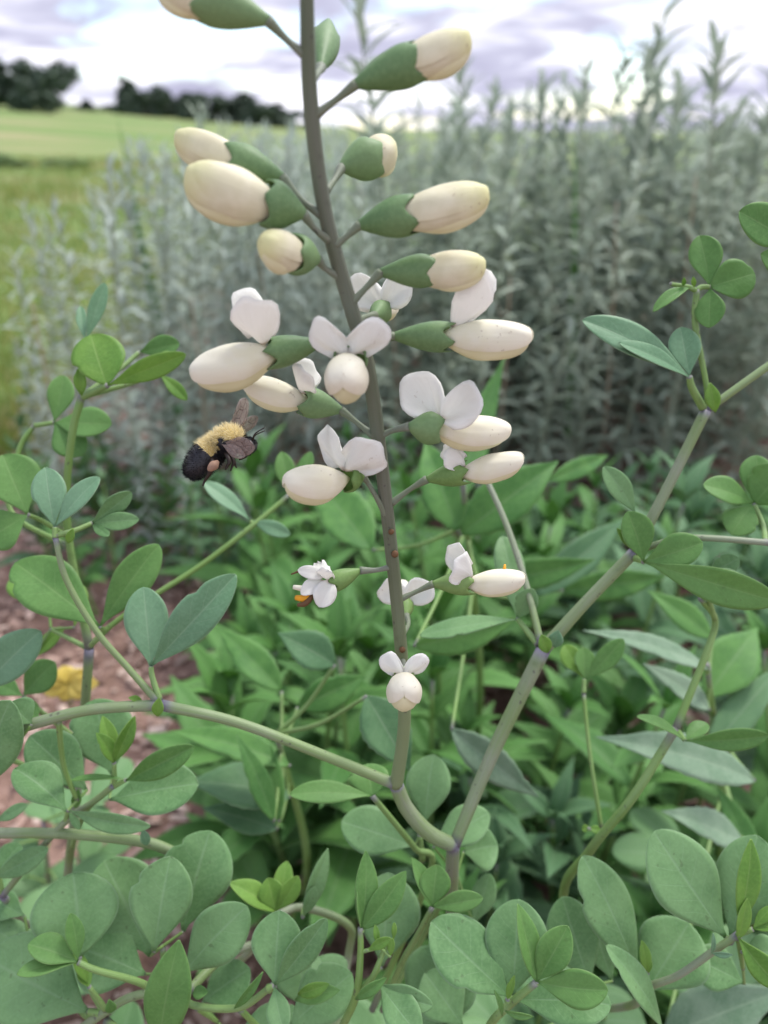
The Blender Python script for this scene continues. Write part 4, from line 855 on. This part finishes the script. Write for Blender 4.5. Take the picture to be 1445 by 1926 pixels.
def flower(kind, ped, c0, tip, fc=.4, hp=36, hc=None, roll=0, banner=None, upv=None, cal='calyx', keel=True, droop=0, label=None, peak=.55, wings=True):
    """ped: list of px points stem->calyx; c0/tip: (x,y,d); hp: petal half height px"""
    SM['s'] += 1; sd_ = SM['s']
    C0 = P(*c0); T = P(*tip); d = (c0[2] + tip[2]) / 2; k = d / FPX
    Mx, L = fframe(C0, T, upv or (UP + ZU) * .5, roll)
    root = empty('flower' if kind != 'bud' else 'bud', C0, A.root)
    if label: root['label'] = label
    Lc = L * fc; hp *= k * (.92 if kind == 'bud' else .91); hc = (hc or 30) * k * .91
    pts = [P(*p) for p in ped]
    if pts: pts[0] = min(STS, key=lambda s: (s - pts[0]).length).lerp(pts[0], .45)
    pts.append(Mx @ Vector((Lc * .05, 0, 0)))
    if len(pts) > 1: tube('pedicel', [(p, .0007 + .00035 * (i == 0) + .0005 * (i == len(pts) - 1)) for i, p in enumerate(pts)], M['pedicel'], root, 6, 10)
    mesh_obj('calyx', calyx_mesh(Lc, hc, hc * .92, .20, 4, .24, sd_), M[cal], root, Mx)
    if kind == 'bud':
        mesh_obj('wing_petal', pod_mesh(Lc * .55, L, hp * .97, hp * .80, -hp * .03, droop, groove=.05, p=.62, q=.33, peak=peak), M['bud'], root, Mx)
        tw = Matrix.Rotation(R(random.Random(sd_).choice((-1, 1)) * 12), 4, 'X')
        bm_ = pod_mesh(Lc * .55, L * .97, hp * 1.03, hp * .88, hp * .02, droop, R(-132), R(132), groove=-.02, p=.60, q=.35, peak=peak)
        mesh_obj('banner_petal', bm_, M['bud'], root, Mx @ tw)
        if keel: mesh_obj('keel', pod_mesh(Lc * .75, L * .985, hp * .80, hp * .55, -hp * .30, droop, p=.7, q=.48, peak=.56), M['keel'], root, Mx)
        return root
    if wings:
        mesh_obj('wing_petal', pod_mesh(Lc * .75, L, hp, hp * .8, 0, droop, R(-1), R(124), p=.68, q=.33, peak=peak), M['wing'], root, Mx @ Matrix.Translation((0, hp * .004, 0)))
        mesh_obj('wing_petal', pod_mesh(Lc * .75, L * .99, hp, hp * .8, 0, droop, R(236), R(361), p=.68, q=.33, peak=peak), M['wing'], root, Mx @ Matrix.Translation((0, -hp * .004, 0)))
        mesh_obj('keel', pod_mesh(Lc * .8, L * .975, hp * .98, hp * .66, -hp * .10, droop, p=.72, q=.42, peak=.55), M['keel'], root, Mx)
    if banner:
        Rb, fold, tilt, br = banner[:4]; Rb *= .9; notch = banner[4] if len(banner) > 4 else .42; rag = banner[5] if len(banner) > 5 else 0; lw = banner[6] if len(banner) > 6 else 1.0
        Bx = Mx @ Matrix.Translation((Lc * .98 + hp * .12, 0, hp * (.28 if upv is not None else .38))) @ Matrix.Rotation(R(br), 4, 'Z')
        mesh_obj('banner_petal', banner_mesh(Rb * k, fold, tilt, notch=notch, seed=sd_, rag=rag, lw=lw), M['petal'], root, Bx)
    return root
# closed buds, top to bottom
flower('bud', [(566, 105, .1555), (540, 75, .154)], (510, 40, .152), (290, -30, .150), .62, 44, 44)
flower('bud', [(590, 150, .158), (600, 135, .164)], (603, 130, .167), (615, 60, .180), .85, 26, 34, keel=False)
flower('bud', [(603, 218, .161), (630, 190, .160)], (664, 160, .159), (888, 78, .157), .56, 47, 42)
flower('bud', [(594, 410, .172), (566, 375, .171)], (536, 335, .171), (328, 262, .170), .50, 41, 38)
flower('bud', [(612, 455, .173), (592, 430, .170)], (574, 402, .167), (345, 340, .160), .33, 62, 50)
flower('bud', [(622, 360, .171), (628, 340, .174)], (640, 316, .177), (740, 282, .185), .62, 44, 42)
flower('bud', [(636, 462, .174), (652, 445, .174)], (672, 424, .174), (922, 372, .171), .42, 50, 42)
flower('bud', [(628, 520, .178), (612, 505, .176)], (600, 488, .174), (492, 464, .160), .5, 44, 42)
flower('bud', [(668, 566, .181), (688, 542, .181)], (712, 512, .181), (914, 506, .181), .5, 42, 34)
# open flowers
flower('open', [(664, 655, .190), (630, 648, .190)], (606, 644, .190), (356, 700, .184), .41, 52, 33, roll=-8, banner=(120, 46, -52, 0, .42, 0, .85), droop=.002)
flower('open', [(672, 650, .189), (668, 655, .186)], (664, 652, .184), (647, 742, .170), .32, 58, 40, banner=(98, 10, -8, 0, .30), upv=UP)
flower('open', [(668, 600, .186), (690, 595, .194)], (704, 594, .198), (742, 572, .216), .40, 26, 24, banner=(82, 10, -10, 0, .3), upv=UP)
flower('open', [(700, 650, .188), (715, 640, .19)], (735, 632, .192), (1004, 636, .188), .42, 47, 32, roll=6, banner=(122, 72, -84, 0, .42, 0, .6), droop=.001)
flower('open', [(702, 822, .199), (672, 795, .199)], (645, 772, .199), (455, 726, .196), .40, 37, 32, roll=-10, banner=(80, 38, -48, 0))
flower('open', [(716, 818, .199), (738, 810, .197)], (768, 802, .194), (958, 818, .207), .26, 43, 34, roll=10, banner=(106, 20, -18, 42, .30))
flower('open', [(724, 972, .209), (708, 935, .206), (692, 908, .205)], (684, 896, .204), (534, 918, .188), .24, 46, 30, roll=-8, banner=(104, 18, -20, 16, .32), cal='calyxy')
flower('open', [(746, 942, .209), (772, 920, .208)], (800, 902, .207), (988, 868, .204), .40, 34, 26, roll=6, banner=(56, 50, -12, 0), cal='calyxy')
flower('open', [(742, 1068, .218), (710, 1072, .217)], (680, 1072, .216), (552, 1128, .212), .45, 26, 22, roll=0, banner=(46, 30, -45, 0, .3, .2), cal='calyxy', label='half withered bloom with torn curled petals', wings=False)
flower('open', [(758, 1190, .232), (768, 1175, .238)], (764, 1158, .241), (757, 1098, .258), .35, 22, 20, banner=(66, 8, -12, 0, .25), upv=UP, cal='calyxy')
flower('open', [(758, 1126, .224), (785, 1112, .223)], (812, 1098, .222), (990, 1094, .219), .42, 33, 26, roll=6, banner=(80, 46, -10, 8), cal='calyxy', label='open bloom with an orange anther poking from the keel')
flower('open', [(757, 1240, .230), (760, 1250, .226)], (759, 1262, .223), (761, 1320, .207), .3, 46, 26, banner=(60, 12, -8, 0, .55), upv=UP, cal='calyxy')
# leftovers of dropped flowers on the stalk and details of the withered bloom
for (x, y, d, s) in ((712, 878, .2015, 1), (736, 1000, .2125, .8), (743, 1042, .2155, 1), (757, 1222, .2285, .9)):
    p = P(x, y, d); n = (CAMP - p).normalized()
    mesh_obj('flower_scar', tube_mesh([(p + n * .0012, .0011 * s), (p + n * .0022, .0009 * s), (p + n * .0025, .0002)], 3, 8)[0], M['brown'], A.root, Matrix.Translation(p + n * .0014))
tube('pedicel', [(P(712, 880, .2005), .0009), (P(700, 876, .199), .0008), (P(684, 870, .198), .0012)], M['pedicel'], A.root, 5, 8)
for (x0, y0, x1, y1, x2, y2, d, mk, r) in ((592, 1110, 575, 1125, 556, 1124, .212, 'orange', .0011), (590, 1118, 575, 1135, 560, 1138, .211, 'brown', .0008), (598, 1102, 580, 1108, 552, 1104, .212, 'wing', .0010), (600, 1085, 575, 1072, 548, 1080, .213, 'brown', .0004), (400, 690, 396, 678, 392, 667, .187, 'orange', .0006), (410, 686, 407, 674, 404, 664, .187, 'orange', .0006), (948, 1076, 949, 1070, 950, 1062, .220, 'orange', .0005)):
    tube('stamen', [(P(x0, y0, d), r * .8), (P(x1, y1, d - .0006), r), (P(x2, y2, d), r * .6)], M[mk], A.root, 4, 8)
for kk, (x0, y0, x1, y1, w) in enumerate(((622, 1090, 600, 1142, 46), (612, 1084, 560, 1072, 26), (612, 1092, 566, 1118, 30))):
    Mx, L = frame(P(x0, y0, .213), P(x1, y1, .210), R(15 * kk - 10)); mesh_obj('torn_petal', leaf_mesh(L, w / FPX * .212, 'round', .12, .3, .12, .0002, 13, 4, 90 + kk), M['petal'], A.root, Mx)

# ------------------------------------------------------------------ bumblebee
DB = .216
spine = [(356, 897, 8), (362, 888, 21), (374, 874, 30), (389, 858, 33), (402, 846, 29), (411, 840, 27), (424, 832, 33), (438, 829, 32), (450, 831, 22), (457, 834, 15), (465, 838, 19), (474, 843, 17), (480, 847, 7)]
bee = tag(empty('bumblebee', P(410, 850, DB)), 'fuzzy black and yellow bumblebee hovering in front of the white blooms', 'bee')
kk = DB / FPX
bme, bo = tube_mesh([(P(x, y, DB - .0004 * math.sin(i)), r * kk * .86) for i, (x, y, r) in enumerate(spine)], 5, 26)
m, t = new_mat('bee_body'); n1 = node(t, 'ShaderNodeTexNoise', {'Vector': node(t, 'ShaderNodeTexCoord').outputs['Object'], 'Scale': 700.0}).outputs[0]
finish(t, node(t, 'ShaderNodeBsdfPrincipled', {'Base Color': mixc(t, n1, (0.012, 0.012, 0.018), (0.03, 0.027, 0.03)), 'Roughness': 0.45}).outputs[0])
body = mesh_obj('body', bme, m, bee, Matrix.Translation(bo)); bme.materials.append(plain('bee_yellow_skin', (.55, .42, .16), .8))
nv = len(bme.vertices); sides = 26; rings = nv // sides
dorsal = (UP * .85 - RIGHT * .5 ).normalized(); rb = random.Random(9)
fur = {'yellow_fur': ([], []), 'black_fur': ([], [])}
bme.update(); co = [v.co.copy() for v in bme.vertices]
def is_yel(fr, dz):
    return (.25 < fr < .45 and dz > -.35) or (.45 <= fr < .70 and dz > (.30 if .47 < fr < .54 else .05))
for f_ in bme.polygons:
    if len(f_.vertices) == 4:
        ri = min(f_.vertices) // sides; cen = sum((co[ri * sides + q] for q in range(0, sides, 2)), Vector()) / (sides / 2)
        if is_yel(ri / (rings - 1), (f_.center - cen).normalized().dot(dorsal)): f_.material_index = 1
for i in range(9000):
    s = rb.random() * (rings - 4); ri = int(s); k = rb.randrange(sides); p = co[ri * sides + k].lerp(co[(ri + 1) * sides + (k + 1) % sides], rb.random())
    cen = sum((co[ri * sides + q] for q in range(0, sides, 2)), Vector()) / (sides / 2); n = (p - cen).normalized(); fr = ri / (rings - 1)
    axis = (co[(ri + 1) * sides] - co[ri * sides]); axis = axis.normalized() if axis.length else RIGHT
    dz = n.dot(dorsal)
    yel = is_yel(fr, dz)
    L = rb.uniform(.0010, .0019) * (1.15 if yel else .75) * (.5 if fr > .74 else 1); dirn = (n + Vector((rb.gauss(0, .3), rb.gauss(0, .3), rb.gauss(0, .3))) - axis * .35).normalized()
    sd2 = dirn.cross(Vector((rb.gauss(0, 1), rb.gauss(0, 1), rb.gauss(0, 1)))).normalized() * .00006
    V, F = fur['yellow_fur' if yel else 'black_fur']; b = len(V); q = p - n * .0001; tip = q + dirn * L
    mid = q + dirn * L * .55 + Vector((rb.gauss(0, 1), rb.gauss(0, 1), rb.gauss(0, 1))) * .00006
    V += [q - sd2, q + sd2, mid + sd2 * .8, mid - sd2 * .8, tip]; F += [(b, b + 1, b + 2, b + 3), (b + 3, b + 2, b + 4)]
def fur_mat(nm, a, b_):
    m, t = new_mat(nm); geo = node(t, 'ShaderNodeNewGeometry'); c = mixc(t, geo.outputs['Random Per Island'], a, b_)
    b1 = node(t, 'ShaderNodeBsdfPrincipled', {'Base Color': c, 'Roughness': .6}); t1 = node(t, 'ShaderNodeBsdfTranslucent', {'Color': c})
    finish(t, node(t, 'ShaderNodeMixShader', {0: .3, 1: b1.outputs[0], 2: t1.outputs[0]}).outputs[0]); return m
tag(mesh_obj('yellow_fur', make_mesh('fur', *fur['yellow_fur'], smooth_=False), fur_mat('yellow_fur', (.74, .62, .32), (.92, .83, .56)), bee, Matrix.Translation(bo)), kind='stuff')
tag(mesh_obj('black_fur', make_mesh('fur', *fur['black_fur'], smooth_=False), fur_mat('black_fur', (.010, .010, .014), (.03, .028, .03)), bee, Matrix.Translation(bo)), kind='stuff')
m, t = new_mat('bee_wing'); tcn = node(t, 'ShaderNodeTexCoord'); s = node(t, 'ShaderNodeSeparateXYZ', {0: tcn.outputs['UV']})
vo = node(t, 'ShaderNodeTexVoronoi', {'Vector': node(t, 'ShaderNodeMapping', {'Vector': tcn.outputs['UV'], 'Scale': (3, 4, 1)}).outputs[0], 'Scale': 1.0}, feature='DISTANCE_TO_EDGE').outputs[0]
vn = smooth(t, vo, .0, .05, 1.0, 0.0)
b1 = node(t, 'ShaderNodeBsdfPrincipled', {'Base Color': mixc(t, vn, (.42, .33, .30), (.08, .05, .04)), 'Roughness': .3}); tr = node(t, 'ShaderNodeBsdfTransparent', {'Color': (.9, .86, .82, 1)})
finish(t, node(t, 'ShaderNodeMixShader', {0: math_(t, 'ADD', math_(t, 'MULTIPLY', vn, .4), .34), 1: tr.outputs[0], 2: b1.outputs[0]}).outputs[0]); wingm = m
for k, (bx, by, d0, tx, ty, d1, w, roll) in enumerate(((428, 812, DB + .003, 466, 752, DB + .010, 34, 45), (434, 812, DB + .003, 486, 786, DB + .009, 24, 45), (424, 832, DB - .0055, 480, 842, DB - .009, 34, 20), (418, 836, DB - .0055, 462, 858, DB - .008, 22, 20))):
    Mx, L = frame(P(bx, by, d0), P(tx, ty, d1), R(roll)); mesh_obj('wing', leaf_mesh(L, w * kk / math.cos(R(roll)), 'obovate', .05, .1, .05, .00004, 15, 4, k), wingm, bee, Mx)
bl = plain('bee_leg', (.03, .02, .015), .4)
def bleg(pts, r): tube('leg', [(P(x, y, d), rr_ * r) for (x, y, d), rr_ in zip(pts, (1.5, 1.5, 1.0, .6, .4))], bl, bee, 5, 8)
bleg([(425, 852, DB - .003), (432, 868, DB - .004), (428, 876, DB - .004), (424, 884, DB - .004)], .00042)
bleg([(430, 850, DB - .002), (440, 868, DB - .003), (437, 877, DB - .003), (434, 886, DB - .003)], .00036)
bleg([(432, 850, DB - .001), (440, 866, DB - .001), (443, 876, DB - .001), (446, 880, DB - .001)], .00030)
bleg([(400, 862, DB - .003), (398, 880, DB - .0045), (393, 893, DB - .004), (385, 905, DB - .003), (382, 914, DB - .003)], .0006)
bleg([(466, 848, DB), (464, 856, DB), (456, 862, DB), (450, 865, DB)], .00034)
pm = plain('pollen', (.30, .19, .135), .8, .1)
me, o_ = tube_mesh([(P(392, 884, DB - .005), .0004), (P(397, 880, DB - .0055), .0011), (P(404, 874, DB - .0052), .0013), (P(411, 867, DB - .005), .0004)], 5, 14); mesh_obj('pollen_basket', me, pm, bee, Matrix.Translation(o_))
for k in (0, 1): tube('antenna', [(P(474, 832, DB - .001 + .002 * k), .00022), (P(480, 816 + 3 * k, DB - .002 + .003 * k), .0002), (P(498, 804 + 6 * k, DB - .002 + .004 * k), .00017)], bl, bee, 5, 7)
em = plain('bee_eye', (.015, .012, .012), .15, .6)
me, o_ = tube_mesh([(P(470, 828, DB - .0026), .0002), (P(472, 834, DB - .0028), .0007), (P(474, 842, DB - .0028), .0008), (P(475, 850, DB - .0024), .0002)], 5, 12); mesh_obj('eye', me, em, bee, Matrix.Translation(o_))
